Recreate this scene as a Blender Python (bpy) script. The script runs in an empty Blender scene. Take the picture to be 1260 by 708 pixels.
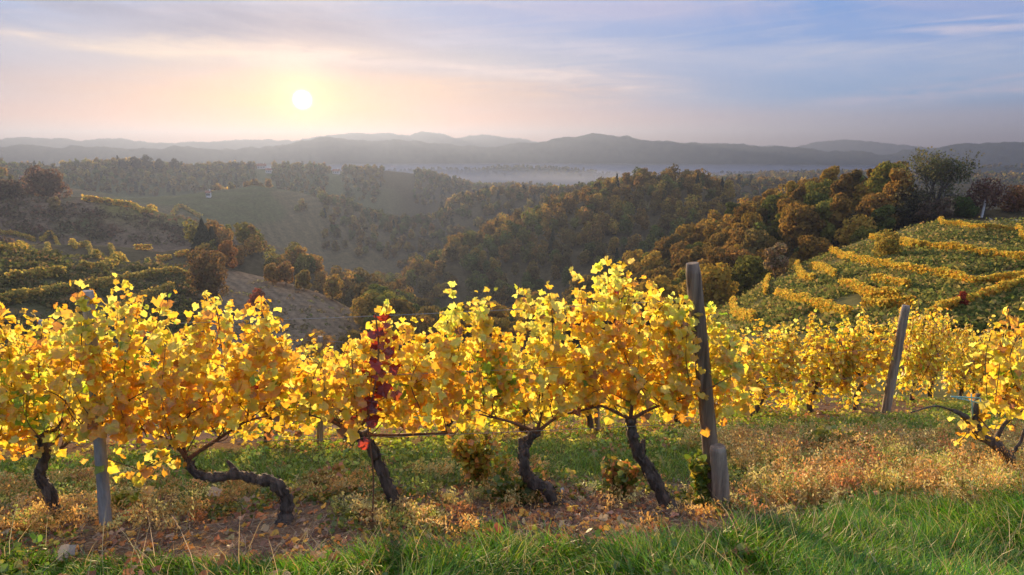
import bpy, math
import numpy as np
from mathutils import Vector

R = np.random.default_rng(7)
C = bpy.context.scene.collection
PI = math.pi
sc = bpy.context.scene

# ------------------------------------------------------------------ camera geometry
F = 840.0; PITCH = math.radians(11.7); CAMZ = 1.6
cp, sp_ = math.cos(PITCH), math.sin(PITCH)

def ray(px, py):
    a = np.asarray(px, float) - 630.0; b = 354.0 - np.asarray(py, float)
    return a, F * cp + b * sp_, -F * sp_ + b * cp          # x, y, z

def azz(px, py):
    """azimuth and tangent of elevation of the direction seen at a place of the photo"""
    x, y, z = ray(px, py); h = np.hypot(x, y)
    return np.arctan2(x, y), z / h

def P(px, py, r):
    az, t = azz(px, py)
    return np.array([r * math.sin(az), r * math.cos(az), CAMZ + r * t])

def project(p):
    p = np.asarray(p, float); d = p - np.array([0, 0, CAMZ])
    f = d[..., 1] * cp - d[..., 2] * sp_; u = d[..., 1] * sp_ + d[..., 2] * cp
    f = np.where(f > .01, f, .01)
    return 630 + F * d[..., 0] / f, 354 - F * u / f

# ------------------------------------------------------------------ noise
_T = np.random.default_rng(99).random((256, 256))
def vn(x, y):
    x = np.asarray(x, float); y = np.asarray(y, float)
    xi = np.floor(x).astype(int); yi = np.floor(y).astype(int)
    fx = x - xi; fy = y - yi; fx = fx * fx * (3 - 2 * fx); fy = fy * fy * (3 - 2 * fy)
    a = _T[xi & 255, yi & 255]; b = _T[(xi + 1) & 255, yi & 255]
    c = _T[xi & 255, (yi + 1) & 255]; d = _T[(xi + 1) & 255, (yi + 1) & 255]
    return (a + (b - a) * fx) * (1 - fy) + (c + (d - c) * fx) * fy
def fbm(x, y, o=4):
    s = 0; a = .5; t = 0
    for i in range(o):
        s = s + a * vn(x + 17.3 * i, y - 9.1 * i); t += a; a *= .5; x = x * 2.03; y = y * 2.03
    return s / t - .5                                       # about -0.5 .. 0.5
def sstep(a, b, x):
    t = np.clip((x - a) / (b - a), 0, 1); return t * t * (3 - 2 * t)

# ------------------------------------------------------------------ terrain: crests and valleys fanned out from the vineyard slope
def crest(l):                                               # (px, py, range)
    a = []
    for px, py, r in l:
        az, t = azz(px, py); a.append((float(az), r, CAMZ + r * float(t)))
    return np.array(a)
def vale(l):                                                # (px, z, range)
    return np.array([(float(azz(px, 250)[0]), r, z) for px, z, r in l])

AZR = 1.2
def plane(r):
    return np.array([(a, r, -.25 * r * math.cos(a)) for a in np.linspace(-AZR, AZR, 9)])

NODES = [
 plane(.5), plane(5.), plane(9.), plane(13.5),
 # foot of the first valley, on the right the near end of the spur
 vale([(-200,-30,85),(0,-31,88),(200,-39,100),(400,-43,105),(500,-44,90),(600,-40,85),(700,-34,75),(800,-24,58),(860,-14,44),(900,-10.0,38),(1000,-8.2,34),(1100,-7.4,32),(1260,-6.6,30),(1500,-6,30)]),
 # terraces on the left, ploughed slope, forest foot, vineyard spur
 crest([(-200,290,180),(0,305,180),(100,318,182),(200,330,185),(250,334,192),(290,336,198),(350,350,190),(400,366,182),(450,392,170),(520,420,150),(600,425,135),(700,425,120),(800,412,110),(850,398,100),(900,376,90),(940,350,92),(1000,322,104),(1060,298,112),(1120,281,120),(1180,273,125),(1260,272,130),(1500,272,130)]),
 vale([(-200,-38,225),(0,-36,222),(100,-38,225),(200,-43,228),(300,-50,235),(400,-58,230),(500,-62,205),(600,-50,160),(700,-42,140),(800,-36,135),(900,-29,125),(1000,-24,130),(1100,-19,138),(1200,-15,142),(1500,-15,145)]),
 # tree band on the left, near forest ridge on the right
 crest([(-200,290,280),(0,292,280),(100,300,280),(200,310,275),(250,306,270),(300,305,270),(350,325,268),(400,345,262),(460,375,250),(520,402,230),(560,420,205),(620,425,180),(700,396,190),(800,345,205),(850,318,208),(900,284,208),(950,265,200),(1000,258,195),(1060,252,188),(1090,250,182),(1130,264,165),(1170,262,160),(1260,258,170),(1500,258,175)]),
 vale([(-200,-48,330),(0,-48,330),(200,-60,320),(300,-72,315),(400,-85,310),(500,-96,300),(600,-78,275),(700,-70,270),(800,-66,270),(900,-54,265),(1000,-48,260),(1100,-44,255),(1500,-40,260)]),
 # brown hillside on the left, central forest ridge
 crest([(-200,225,430),(0,236,430),(60,241,425),(100,243,420),(170,256,412),(240,272,405),(330,302,395),(420,345,370),(480,372,345),(520,345,355),(560,316,372),(640,282,400),(700,258,420),(760,238,428),(800,226,430),(850,229,430),(900,244,430),(1000,246,430),(1260,240,450),(1500,240,450)]),
 vale([(-200,-62,520),(0,-62,520),(200,-78,520),(350,-100,540),(500,-118,560),(600,-112,560),(700,-98,560),(900,-80,560),(1500,-70,560)]),
 crest([(-200,214,640),(0,218,640),(70,230,650),(150,243,660),(220,240,670),(310,228,690),(370,238,700),(430,256,710),(490,280,700),(530,276,690),(560,250,690),(600,240,690),(640,238,690),(690,240,700),(750,232,720),(830,232,740),(1000,230,760),(1260,228,760),(1500,228,760)]),
 vale([(-200,-72,860),(0,-72,860),(300,-84,860),(500,-110,880),(700,-105,900),(1000,-90,920),(1500,-80,920)]),
 crest([(-200,205,1080),(0,207,1080),(60,215,1080),(100,208,1090),(140,204,1100),(200,205,1110),(260,207,1110),(300,206,1110),(360,208,1110),(430,211,1110),(485,211,1100),(530,219,1110),(580,232,1130),(700,238,1150),(850,224,1250),(950,219,1300),(1100,217,1300),(1260,219,1300),(1500,219,1300)]),
 vale([(-200,-120,1500),(500,-135,1500),(1500,-120,1600)]),
 crest([(-200,203,2000),(0,205,2000),(80,212,2000),(200,216,2100),(400,216,2100),(480,212,2100),(560,209,2100),(640,206,2050),(700,208,2000),(760,214,2000),(850,217,1950),(930,213,1900),(1000,213,1900),(1100,211,1900),(1200,209,1900),(1260,206,1850),(1500,206,1850)]),
 vale([(-200,-150,2350),(500,-150,2350),(1500,-150,2350)]),
 crest([(-200,184,2900),(0,181,2900),(40,178,2900),(80,182,2900),(140,184,2900),(200,186,2900),(215,181,2900),(250,184,2900),(300,181,2900),(345,176,2900),(400,173,3000),(470,176,3000),(540,177,3000),(600,180,3000),(660,177,3000),(700,170,3000),(730,168,3000),(768,167,3000),(800,173,3000),(850,177,3000),(900,178,3000),(940,182,3000),(1000,184,2900),(1060,188,2900),(1100,192,2900),(1140,186,2900),(1170,180,2900),(1230,177,2900),(1260,178,2900),(1500,180,2900)]),
 vale([(-200,-150,3700),(500,-150,3700),(1500,-150,3700)]),
 crest([(-200,172,4500),(0,170,4500),(60,171,4500),(100,175,4500),(150,172,4500),(190,176,4500),(260,175,4500),(330,171,4500),(360,174,4500),(412,168,4500),(440,164,4500),(480,165,4500),(505,168,4500),(520,163,4500),(545,166,4500),(560,171,4500),(578,167,4500),(610,169,4500),(640,172,4500),(700,180,4500),(800,182,4500),(930,181,4500),(950,179,4500),(970,182,4500),(1000,176,4500),(1040,173,4500),(1080,176,4500),(1130,182,4500),(1180,184,4500),(1260,182,4500),(1500,180,4500)]),
 vale([(-200,-160,6200),(1500,-160,6200)]),
]
K = len(NODES)
def node_rz(az):
    az = np.clip(az, -AZR, AZR)
    rr = np.stack([np.interp(az, n[:, 0], n[:, 1]) for n in NODES], -1)
    zz = np.stack([np.interp(az, n[:, 0], n[:, 2]) for n in NODES], -1)
    return rr, zz
def terrain(x, y):
    shp = np.shape(x); x = np.ravel(np.asarray(x, float)); y = np.ravel(np.asarray(y, float))
    out = np.empty_like(x)
    for i in range(0, len(x), 60000):
        out[i:i + 60000] = _terr(x[i:i + 60000], y[i:i + 60000])
    return out.reshape(shp)
def _terr(x, y):
    r = np.hypot(x, y); az = np.arctan2(x, y)
    # soften the corners of the crest lines
    zs = 0
    rr, zz = node_rz(az)
    lr = np.log(rr); l = np.log(np.clip(r, .5, 6190))
    h = np.diff(lr, axis=-1); dl = np.diff(zz, axis=-1) / h
    m = np.zeros_like(zz)
    a, b = dl[:, :-1], dl[:, 1:]
    pr = a * b
    m[:, 1:-1] = np.where(pr > 0, 2 * pr / np.where(np.abs(a + b) > 1e-9, a + b, 1), 0)
    m[:, 0] = dl[:, 0]; m[:, -1] = dl[:, -1]
    k = np.clip((lr <= l[:, None]).sum(-1) - 1, 0, K - 2)
    ix = np.arange(len(x)); hh = h[ix, k]; t = np.clip((l - lr[ix, k]) / hh, 0, 1)
    z0, z1, m0, m1 = zz[ix, k], zz[ix, k + 1], m[ix, k], m[ix, k + 1]
    z = z0 * (1 + 2 * t) * (1 - t) ** 2 + m0 * hh * t * (1 - t) ** 2 + z1 * t * t * (3 - 2 * t) + m1 * hh * t * t * (t - 1)
    zp = np.where(y > 0, -.25 * y, -.18 * y * np.exp(y / 40.))
    w = sstep(.95, 1.15, np.abs(az)); w = np.maximum(w, 1 - sstep(12.5, 14.5, r) )
    z = z * (1 - w) + zp * w
    # relief
    z = z + .10 * fbm(x / 1.3, y / 1.3, 4) * sstep(2, 4, r)
    z = z + 1.3 * fbm(x / 14., y / 14., 3) * sstep(30, 90, r)
    z = z + 7 * fbm(x / 55. + 5, y / 55., 3) * sstep(140, 330, r)
    z = z + 16 * fbm(x / 170. + 3, y / 170., 4) * sstep(600, 1100, r)
    z = z + (26 * fbm(x / 330. + 1, y / 330., 6) + 30 * fbm(x / 85., y / 85. + 4, 5) + 11 * fbm(x / 26., y / 26., 3)) * sstep(2000, 2800, r)
    return z

def hit(px, py, rmin=3.):
    """first ground point seen at a place of the photo, from range rmin on"""
    az, t = azz(px, py); az = float(az); t = float(t)
    r = np.geomspace(rmin, 7000, 1500)
    z = terrain(r * math.sin(az), r * math.cos(az)); zr = CAMZ + r * t
    b = np.nonzero(zr < z)[0]
    i = b[0] if len(b) else 700
    return np.array([r[i] * math.sin(az), r[i] * math.cos(az), z[i]])

# ------------------------------------------------------------------ object helpers
def tag(o, label=None, cat=None, group=None, kind=None):
    if label: o['label'] = label
    if cat: o['category'] = cat
    if group: o['group'] = group
    if kind: o['kind'] = kind
    return o
def mesh(name, V, Fc, col=None, mats=(), smooth=False, mi=None):
    """V (n,3); Fc list of (m,k) index arrays; col (n,3) point colours; mi list of material indices, one per array"""
    if not isinstance(Fc, (list, tuple)): Fc = [Fc]
    Fc = [np.asarray(f) for f in Fc]
    me = bpy.data.meshes.new(name)
    V = np.asarray(V, np.float32)
    me.vertices.add(len(V)); me.vertices.foreach_set('co', V.ravel())
    nl = sum(f.size for f in Fc); nf = sum(len(f) for f in Fc)
    me.loops.add(nl); me.loops.foreach_set('vertex_index', np.concatenate([f.ravel() for f in Fc]).astype(np.int32))
    me.polygons.add(nf)
    tot = np.concatenate([np.full(len(f), f.shape[1]) for f in Fc])
    st = np.concatenate([[0], np.cumsum(tot)[:-1]])
    me.polygons.foreach_set('loop_start', st.astype(np.int32))
    try: me.polygons.foreach_set('loop_total', tot.astype(np.int32))
    except Exception: pass
    if mi is not None:
        me.polygons.foreach_set('material_index', np.concatenate([np.full(len(f), m) for f, m in zip(Fc, mi)]).astype(np.int32))
    me.polygons.foreach_set('use_smooth', np.full(nf, bool(smooth)))
    if col is not None:
        a = me.color_attributes.new('Col', 'FLOAT_COLOR', 'POINT')
        c = np.ones((len(V), 4), np.float32); c[:, :3] = np.clip(col, 0, 1); a.data.foreach_set('color', c.ravel())
    for m in mats: me.materials.append(m)
    me.update(calc_edges=True)
    return me
def link(name, me, parent=None, loc=None):
    o = bpy.data.objects.new(name, me); C.objects.link(o)
    if parent is not None: o.parent = parent
    if loc is not None: o.location = loc
    return o
def empty(name, loc=(0, 0, 0)):
    o = bpy.data.objects.new(name, None); C.objects.link(o); o.location = [float(v) for v in loc]; o.empty_display_size = .2
    return o

class Acc:
    """collects pieces into one mesh"""
    def __init__(s): s.V = []; s.F = {}; s.c = []; s.n = 0
    def add(s, V, F, col=None, mat=0):
        V = np.asarray(V, float).reshape(-1, 3)
        for f in (F if isinstance(F, list) else [F]):
            f = np.asarray(f); s.F.setdefault((f.shape[1], mat), []).append(f + s.n)
        s.V.append(V)
        s.c.append(np.broadcast_to(np.asarray(col if col is not None else (.5, .5, .5), float), V.shape)); s.n += len(V)
    def build(s, name, mats, smooth=False):
        keys = list(s.F)
        return mesh(name, np.concatenate(s.V), [np.concatenate(s.F[k]) for k in keys], np.concatenate(s.c), mats, smooth, [k[1] for k in keys])

def smooth_path(pts, n):
    pts = np.asarray(pts, float)
    p = np.vstack([2 * pts[0] - pts[1], pts, 2 * pts[-1] - pts[-2]])
    out = []
    for i in range(1, len(p) - 2):
        for t in np.linspace(0, 1, n, endpoint=False):
            out.append(.5 * ((2 * p[i]) + (-p[i-1] + p[i+1]) * t + (2*p[i-1] - 5*p[i] + 4*p[i+1] - p[i+2]) * t*t + (-p[i-1] + 3*p[i] - 3*p[i+1] + p[i+2]) * t**3))
    out.append(p[-2]); return np.array(out)
def tube(pts, rad, sides=8, rough=0., cap=True):
    pts = np.asarray(pts, float); n = len(pts)
    rad = np.broadcast_to(np.asarray(rad, float), (n,))
    T = np.gradient(pts, axis=0); T /= np.linalg.norm(T, axis=1)[:, None] + 1e-9
    ref = np.array([0, 1., 0]) if abs(T[:, 1]).mean() < .8 else np.array([1., 0, 0])
    A = np.cross(T, ref); A /= np.linalg.norm(A, axis=1)[:, None] + 1e-9; B = np.cross(T, A)
    th = np.arange(sides) / sides * 2 * PI
    rr = rad[:, None] * np.ones(sides)
    if rough:
        rr = rr * (1 + rough * 2 * (R.random((n, sides)) - .5) + rough * 1.2 * np.sin(3 * th[None] + np.arange(n)[:, None] * .35))
    V = pts[:, None] + rr[..., None] * (A[:, None] * np.cos(th)[None, :, None] + B[:, None] * np.sin(th)[None, :, None])
    i = np.arange(n - 1)[:, None] * sides; j = np.arange(sides)[None]; k = (j + 1) % sides
    Q = np.stack([i + j, i + k, i + sides + k, i + sides + j], -1).reshape(-1, 4)
    Fs = [Q]; V = V.reshape(-1, 3)
    if cap:
        V = np.vstack([V, pts[0], pts[-1]]); b = n * sides
        j = np.arange(sides); k = (j + 1) % sides
        Fs.append(np.stack([k, j, np.full(sides, b)], -1)); Fs.append(np.stack([(n-1)*sides + j, (n-1)*sides + k, np.full(sides, b + 1)], -1))
    return V, Fs
def rotmats(n, normal=None, spread=1.0, spin=None):
    """n frames whose z axis follows normal with some spread; x,y spun at random (or so that y follows spin)"""
    g = R.normal(size=(n, 3)); g /= np.linalg.norm(g, axis=1)[:, None]
    if normal is None: z = g
    else: z = np.asarray(normal, float) + spread * g; z /= np.linalg.norm(z, axis=1)[:, None] + 1e-9
    u = R.normal(size=(n, 3)) if spin is None else np.asarray(spin, float) + .5 * R.normal(size=(n, 3))
    y = u - (u * z).sum(1)[:, None] * z; y /= np.linalg.norm(y, axis=1)[:, None] + 1e-9
    x = np.cross(y, z)
    return np.stack([x, y, z], 1)                            # rows
def stamp(tV, tF, cen, M, size, col, jit=.0):
    """copies of a small template at every centre"""
    n = len(cen); k = len(tV); T = np.asarray(tV, float)
    L = T[None] * np.asarray(size, float).reshape(n, 1, -1)
    if jit: L = L + jit * np.asarray(size, float).reshape(n, -1)[:, :1, None] * R.normal(size=L.shape)
    V = np.einsum('nki,nij->nkj', L, M) + cen[:, None]
    Fs = [(np.asarray(f)[None] + (np.arange(n) * k)[:, None, None]).reshape(-1, np.asarray(f).shape[1]) for f in (tF if isinstance(tF, list) else [tF])]
    c = np.repeat(np.asarray(col, float).reshape(n, 3), k, 0)
    return V.reshape(-1, 3), Fs, c
# leaf templates
_h = [(-90,.30),(-60,.82),(-28,.72),(4,1.0),(34,.76),(60,.90),(90,1.12)]
_o = _h + [(180 - a, r) for a, r in _h[-2:0:-1]]
GL = np.array([(0, 0, 0)] + [(r*math.cos(math.radians(a)), r*math.sin(math.radians(a)), .16*abs(r*math.cos(math.radians(a))) - .16*r*r) for a, r in _o]) * .5
GLF = [np.array([(0, i + 1, (i + 1) % 12 + 1) for i in range(12)])]
SL = np.array([(0,-.5,0),(.42,-.2,.08),(.5,.15,.06),(0,.55,-.1),(-.5,.15,.06),(-.42,-.2,.08)]); SLF = [np.array([(0,1,2,3),(0,3,4,5)])]
CL = np.array([(-.5,-.35,.0),(.45,-.5,.06),(.55,.4,-.05),(-.4,.5,.05)]); CLF = [np.array([(0,1,2,3)])]

def hsvj(base, n, v=.15, h=.06):
    c = np.asarray(base, float)[None] * (1 + v * R.normal(size=(n, 1))) * (1 + h * R.normal(size=(n, 3)))
    return np.clip(c, .004, .95)
def pick(cols, w, n, v=.15, h=.06):
    cols = np.asarray(cols, float); w = np.asarray(w, float); i = R.choice(len(cols), n, p=w / w.sum())
    return np.clip(cols[i] * (1 + v * R.normal(size=(n, 1))) * (1 + h * R.normal(size=(n, 3))), .004, .95)

# ------------------------------------------------------------------ materials
def newmat(name):
    m = bpy.data.materials.new(name); m.use_nodes = True; nt = m.node_tree; nt.nodes.clear()
    out = nt.nodes.new('ShaderNodeOutputMaterial'); return m, nt, out
def nd(nt, t, **kw):
    n = nt.nodes.new(t)
    for k, v in kw.items():
        if k.startswith('i_'): n.inputs[k[2:].replace('_', ' ')].default_value = v
        else: setattr(n, k, v)
    return n
def leafmat(name, transl=.5, gloss=.06, source='Col', noise=None):
    m, nt, out = newmat(name); L = nt.links.new
    if source == 'obj':
        a = nd(nt, 'ShaderNodeObjectInfo'); at = nd(nt, 'ShaderNodeVertexColor', layer_name='Col')
        mx = nd(nt, 'ShaderNodeMix', data_type='RGBA', blend_type='MULTIPLY'); mx.inputs[0].default_value = 1
        L(a.outputs['Color'], mx.inputs[6]); L(at.outputs['Color'], mx.inputs[7]); col = mx.outputs[2]
    else:
        at = nd(nt, 'ShaderNodeVertexColor', layer_name='Col'); col = at.outputs['Color']
    if noise:
        tc = nd(nt, 'ShaderNodeTexCoord'); nz = nd(nt, 'ShaderNodeTexNoise'); nz.inputs['Scale'].default_value = noise; nz.inputs['Detail'].default_value = 4
        L(tc.outputs['Object'], nz.inputs['Vector'])
        mr = nd(nt, 'ShaderNodeMapRange'); mr.inputs['From Min'].default_value = .3; mr.inputs['From Max'].default_value = .7; mr.inputs['To Min'].default_value = .72; mr.inputs['To Max'].default_value = 1.2
        L(nz.outputs['Fac'], mr.inputs['Value'])
        m2 = nd(nt, 'ShaderNodeVectorMath', operation='SCALE'); L(col, m2.inputs[0]); L(mr.outputs[0], m2.inputs['Scale']); col = m2.outputs[0]
    d = nd(nt, 'ShaderNodeBsdfDiffuse'); t = nd(nt, 'ShaderNodeBsdfTranslucent'); L(col, d.inputs['Color']); L(col, t.inputs['Color'])
    mx = nd(nt, 'ShaderNodeMixShader'); mx.inputs[0].default_value = transl; L(d.outputs[0], mx.inputs[1]); L(t.outputs[0], mx.inputs[2])
    if gloss:
        g = nd(nt, 'ShaderNodeBsdfGlossy'); g.inputs['Roughness'].default_value = .45; g.inputs['Color'].default_value = (.8, .8, .8, 1)
        m3 = nd(nt, 'ShaderNodeMixShader'); m3.inputs[0].default_value = gloss; L(mx.outputs[0], m3.inputs[1]); L(g.outputs[0], m3.inputs[2]); mx = m3
    L(mx.outputs[0], out.inputs['Surface']); return m
def woodmat(name, c1, c2, scale=8, stretch=(1, 1, .12), bump=.5, rough=.85):
    m, nt, out = newmat(name); L = nt.links.new
    tc = nd(nt, 'ShaderNodeTexCoord'); mp = nd(nt, 'ShaderNodeMapping'); mp.inputs['Scale'].default_value = stretch
    L(tc.outputs['Object'], mp.inputs['Vector'])
    nz = nd(nt, 'ShaderNodeTexNoise'); nz.inputs['Scale'].default_value = scale; nz.inputs['Detail'].default_value = 8; nz.inputs['Roughness'].default_value = .65
    L(mp.outputs[0], nz.inputs['Vector'])
    cr = nd(nt, 'ShaderNodeValToRGB'); cr.color_ramp.elements[0].position = .35; cr.color_ramp.elements[1].position = .66
    cr.color_ramp.elements[0].color = (*c1, 1); cr.color_ramp.elements[1].color = (*c2, 1); L(nz.outputs['Fac'], cr.inputs[0])
    b = nd(nt, 'ShaderNodeBsdfPrincipled'); b.inputs['Roughness'].default_value = rough; L(cr.outputs[0], b.inputs['Base Color'])
    bp = nd(nt, 'ShaderNodeBump'); bp.inputs['Strength'].default_value = bump; bp.inputs['Distance'].default_value = .01; L(nz.outputs['Fac'], bp.inputs['Height']); L(bp.outputs[0], b.inputs['Normal'])
    L(b.outputs[0], out.inputs['Surface']); return m
def flatmat(name, c, rough=.8, metal=0., n=.15, scale=6.):
    m, nt, out = newmat(name); L = nt.links.new
    tc = nd(nt, 'ShaderNodeTexCoord'); nz = nd(nt, 'ShaderNodeTexNoise'); nz.inputs['Scale'].default_value = scale; nz.inputs['Detail'].default_value = 5; L(tc.outputs['Object'], nz.inputs['Vector'])
    cr = nd(nt, 'ShaderNodeValToRGB'); cr.color_ramp.elements[0].position = .3; cr.color_ramp.elements[1].position = .7
    cr.color_ramp.elements[0].color = (*[v * (1 - n) for v in c], 1); cr.color_ramp.elements[1].color = (*[v * (1 + n) for v in c], 1); L(nz.outputs['Fac'], cr.inputs[0])
    b = nd(nt, 'ShaderNodeBsdfPrincipled'); b.inputs['Roughness'].default_value = rough; b.inputs['Metallic'].default_value = metal
    L(cr.outputs[0], b.inputs['Base Color']); L(b.outputs[0], out.inputs['Surface']); return m
def groundmat(name, scale, lo=.55, hi=1.35, bump=.6, dist=.03):
    """base colour from the point colours, broken up by noise at two sizes"""
    m, nt, out = newmat(name); L = nt.links.new
    at = nd(nt, 'ShaderNodeVertexColor', layer_name='Col'); tc = nd(nt, 'ShaderNodeTexCoord')
    nz = nd(nt, 'ShaderNodeTexNoise'); nz.inputs['Scale'].default_value = scale; nz.inputs['Detail'].default_value = 10; nz.inputs['Roughness'].default_value = .7
    L(tc.outputs['Object'], nz.inputs['Vector'])
    mr = nd(nt, 'ShaderNodeMapRange'); mr.inputs['From Min'].default_value = .3; mr.inputs['From Max'].default_value = .7; mr.inputs['To Min'].default_value = lo; mr.inputs['To Max'].default_value = hi
    L(nz.outputs['Fac'], mr.inputs['Value'])
    s = nd(nt, 'ShaderNodeVectorMath', operation='SCALE'); L(at.outputs['Color'], s.inputs[0]); L(mr.outputs[0], s.inputs['Scale'])
    b = nd(nt, 'ShaderNodeBsdfDiffuse'); L(s.outputs[0], b.inputs['Color'])
    bp = nd(nt, 'ShaderNodeBump'); bp.inputs['Strength'].default_value = bump; bp.inputs['Distance'].default_value = dist; L(nz.outputs['Fac'], bp.inputs['Height']); L(bp.outputs[0], b.inputs['Normal'])
    L(b.outputs[0], out.inputs['Surface']); return m

M_leaf = leafmat('vine_leaf', .68, .05, noise=9)
M_crown = leafmat('tree_leaves', .45, .0)
M_crown_obj = leafmat('tree_leaves_tinted', .45, .0, source='obj')
M_grass = leafmat('grass_blade', .45, .05)
M_litter = leafmat('dry_leaf', .25, .03)
M_bark = woodmat('vine_bark', (.035, .026, .020), (.17, .13, .10), 30, (1, 1, .18), 1.3)
M_cane = woodmat('cane_bark', (.13, .055, .03), (.26, .13, .06), 30)
M_treebark = woodmat('tree_bark', (.06, .05, .04), (.16, .13, .10), 6)
M_post = woodmat('weathered_wood', (.13, .10, .075), (.42, .34, .26), 22, (1, 1, .06), .9)
M_post2 = woodmat('dark_wood', (.085, .055, .038), (.36, .26, .18), 20, (1, 1, .05), 1.0)
M_postg = woodmat('grey_post', (.20, .19, .185), (.40, .385, .36), 18, (1, 1, .2), .5)
M_wire = flatmat('galvanised_wire', (.35, .34, .32), .45, .8)
M_stone = flatmat('stone', (.48, .49, .50), .9, 0, .3, 12)
M_wall = flatmat('lime_plaster', (.72, .68, .62), .9)
M_roof = flatmat('roof_tile', (.30, .13, .08), .9)
M_glass = flatmat('window_dark', (.04, .05, .06), .2)
M_green = flatmat('pale_green_plastic', (.35, .62, .50), .5)

# ------------------------------------------------------------------ ground sheet
def ground_colour(x, y, z):
    r = np.hypot(x, y); az = np.arctan2(x, y)
    px = 630 + np.tan(az) * 854
    c = np.zeros((len(x), 3)) + (.10, .078, .04)
    rr, _ = node_rz(az)
    n1 = fbm(x / 3., y / 3., 3); n2 = fbm(x / 40., y / 40., 3); n3 = fbm(x / 130. + 9, y / 130., 3)
    soil = np.array([.19, .125, .09]); straw = np.array([.27, .18, .10]); green = np.array([.09, .13, .025])
    near = soil * (1 + .8 * fbm(x / .6, y / .6, 3))[:, None]
    near = near + (straw - soil) * sstep(-.05, .2, n1)[:, None]
    g = np.maximum(sstep(5.6, 6.2, y) * (1 - sstep(7.6, 8.6, y - .25 * x)), 1 - sstep(3.6, 4.1, y - np.clip(x, 0, 3) * .25)) * .8
    near = near * (1 - g[:, None]) + green * g[:, None]
    w = 1 - sstep(11, 16, r); c = c * (1 - w[:, None]) + near * w[:, None]
    def lay(mask, col):
        nonlocal c
        c = c * (1 - mask[:, None]) + np.asarray(col) * mask[:, None]
    band = lambda a, b: ((r >= rr[:, a]) & (r < rr[:, b])).astype(float)
    # spur: green terraces
    lay(band(3, 6) * sstep(860, 900, px), (.13, .12, .05))
    # left terraces
    lay(band(4, 6) * (1 - sstep(225, 250, px)), (.090, .085, .038))
    lay(band(4, 6) * (1 - sstep(225, 250, px)) * sstep(.0, .12, n1), (.13, .10, .055))
    # ploughed slope
    furrow = .88 + .22 * (np.sin((x * .8 + y * .6) * 2.6 + 3 * n1) > 0)
    lay(band(4, 6) * sstep(222, 240, px) * (1 - sstep(470, 500, px)), np.array([.20, .145, .09]) * furrow[:, None])
    # brown hillside
    lay(band(7, 10) * (1 - sstep(250, 420, px)), (.15, .105, .065))
    lay(band(7, 10) * (1 - sstep(250, 420, px)) * sstep(.02, .1, n2) * .8, (.09, .10, .035))
    lay(band(7, 10) * sstep(100, 130, px) * (1 - sstep(250, 300, px)) * sstep(370, 400, r), (.15, .13, .04))
    # hill of fields behind it
    lay(band(10, 14) * (1 - sstep(430, 520, px)), (.17, .13, .065))
    lay(band(10, 14) * (1 - sstep(430, 520, px)) * sstep(.0, .06, n3), (.12, .12, .05))
    stripe = .5 + .5 * np.sin(z * 1.6)
    lay(band(10, 12) * (1 - sstep(430, 520, px)) * stripe * .6, (.10, .085, .04))
    lay((r > 1300).astype(float), (.045, .055, .035))
    return c

def build_ground():
    az1 = np.linspace(-.95, .95, 900); side = np.linspace(.95, PI, 60)[1:]
    az = np.concatenate([-side[::-1], az1, side[:-1]])
    r = np.concatenate([[.02, .3, .8, 1.4], np.arange(2, 14, .05), np.geomspace(14, 6150, 640)])
    na, nr = len(az), len(r)
    A, RR = np.meshgrid(az, r)
    x = (RR * np.sin(A)).ravel(); y = (RR * np.cos(A)).ravel()
    z = terrain(x, y); col = ground_colour(x, y, z)
    V = np.stack([x, y, z], 1)
    i = np.arange(nr - 1)[:, None] * na; j = np.arange(na)[None]; k = (j + 1) % na
    Q = np.stack([i + j, i + k, i + na + k, i + na + j], -1)
    cuts = [0, np.searchsorted(r, 14.), np.searchsorted(r, 1420), np.searchsorted(r, 2340), nr - 1]
    spec = [('vineyard_ground', groundmat('vineyard_soil', 22, .5, 1.5, .8, .03)), ('ground', groundmat('hillside', .45, .6, 1.4, .6, .5)),
            ('hills', groundmat('wooded_hills', .035, .6, 1.4, 1, 6)), ('mountains', groundmat('mountain_woods', .02, .7, 1.3, 1, 10))]
    for (nm, mt), a, b in zip(spec, cuts[:-1], cuts[1:]):
        q = Q[a:b].reshape(-1, 4); u, inv = np.unique(q, return_inverse=True)
        o = link(nm, mesh(nm, V[u], [inv.reshape(-1, 4)], col[u], [mt], smooth=True)); tag(o, kind='structure')
build_ground()

# ------------------------------------------------------------------ vine rows near the camera
YEL = (.93, .66, .060); LYEL = (.94, .82, .16); ORG = (.88, .44, .040); AMB = (.90, .54, .045); GRN = (.32, .46, .04); LIM = (.74, .76, .09); RED = (.42, .045, .02); BRN = (.38, .17, .05)
def gpt(px, py): return hit(px, py)
row1 = np.array([gpt(*p) for p in [(-60,650),(70,640),(128,648),(345,643),(490,632),(690,620),(822,622),(886,622),(1000,608),(1245,590),(1400,575)]])
def row1y(x): return np.interp(x, row1[:, 0], row1[:, 1])
row2 = np.array([gpt(*p) for p in [(-250,560),(48,552),(395,545),(735,530),(900,515),(1092,502),(1260,492),(1500,485)]])
def row2y(x): return np.interp(x, row2[:, 0], row2[:, 1])

def on_row(px, py, fy, off=0.):
    """point of the vertical sheet over a row seen at a place of the photo"""
    x, y, z = [float(v) for v in ray(px, py)]
    t = 5.5 / y
    for _ in range(30): t = (fy(t * x) + off) / y
    return np.array([t * x, t * y, CAMZ + t * z])

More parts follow.
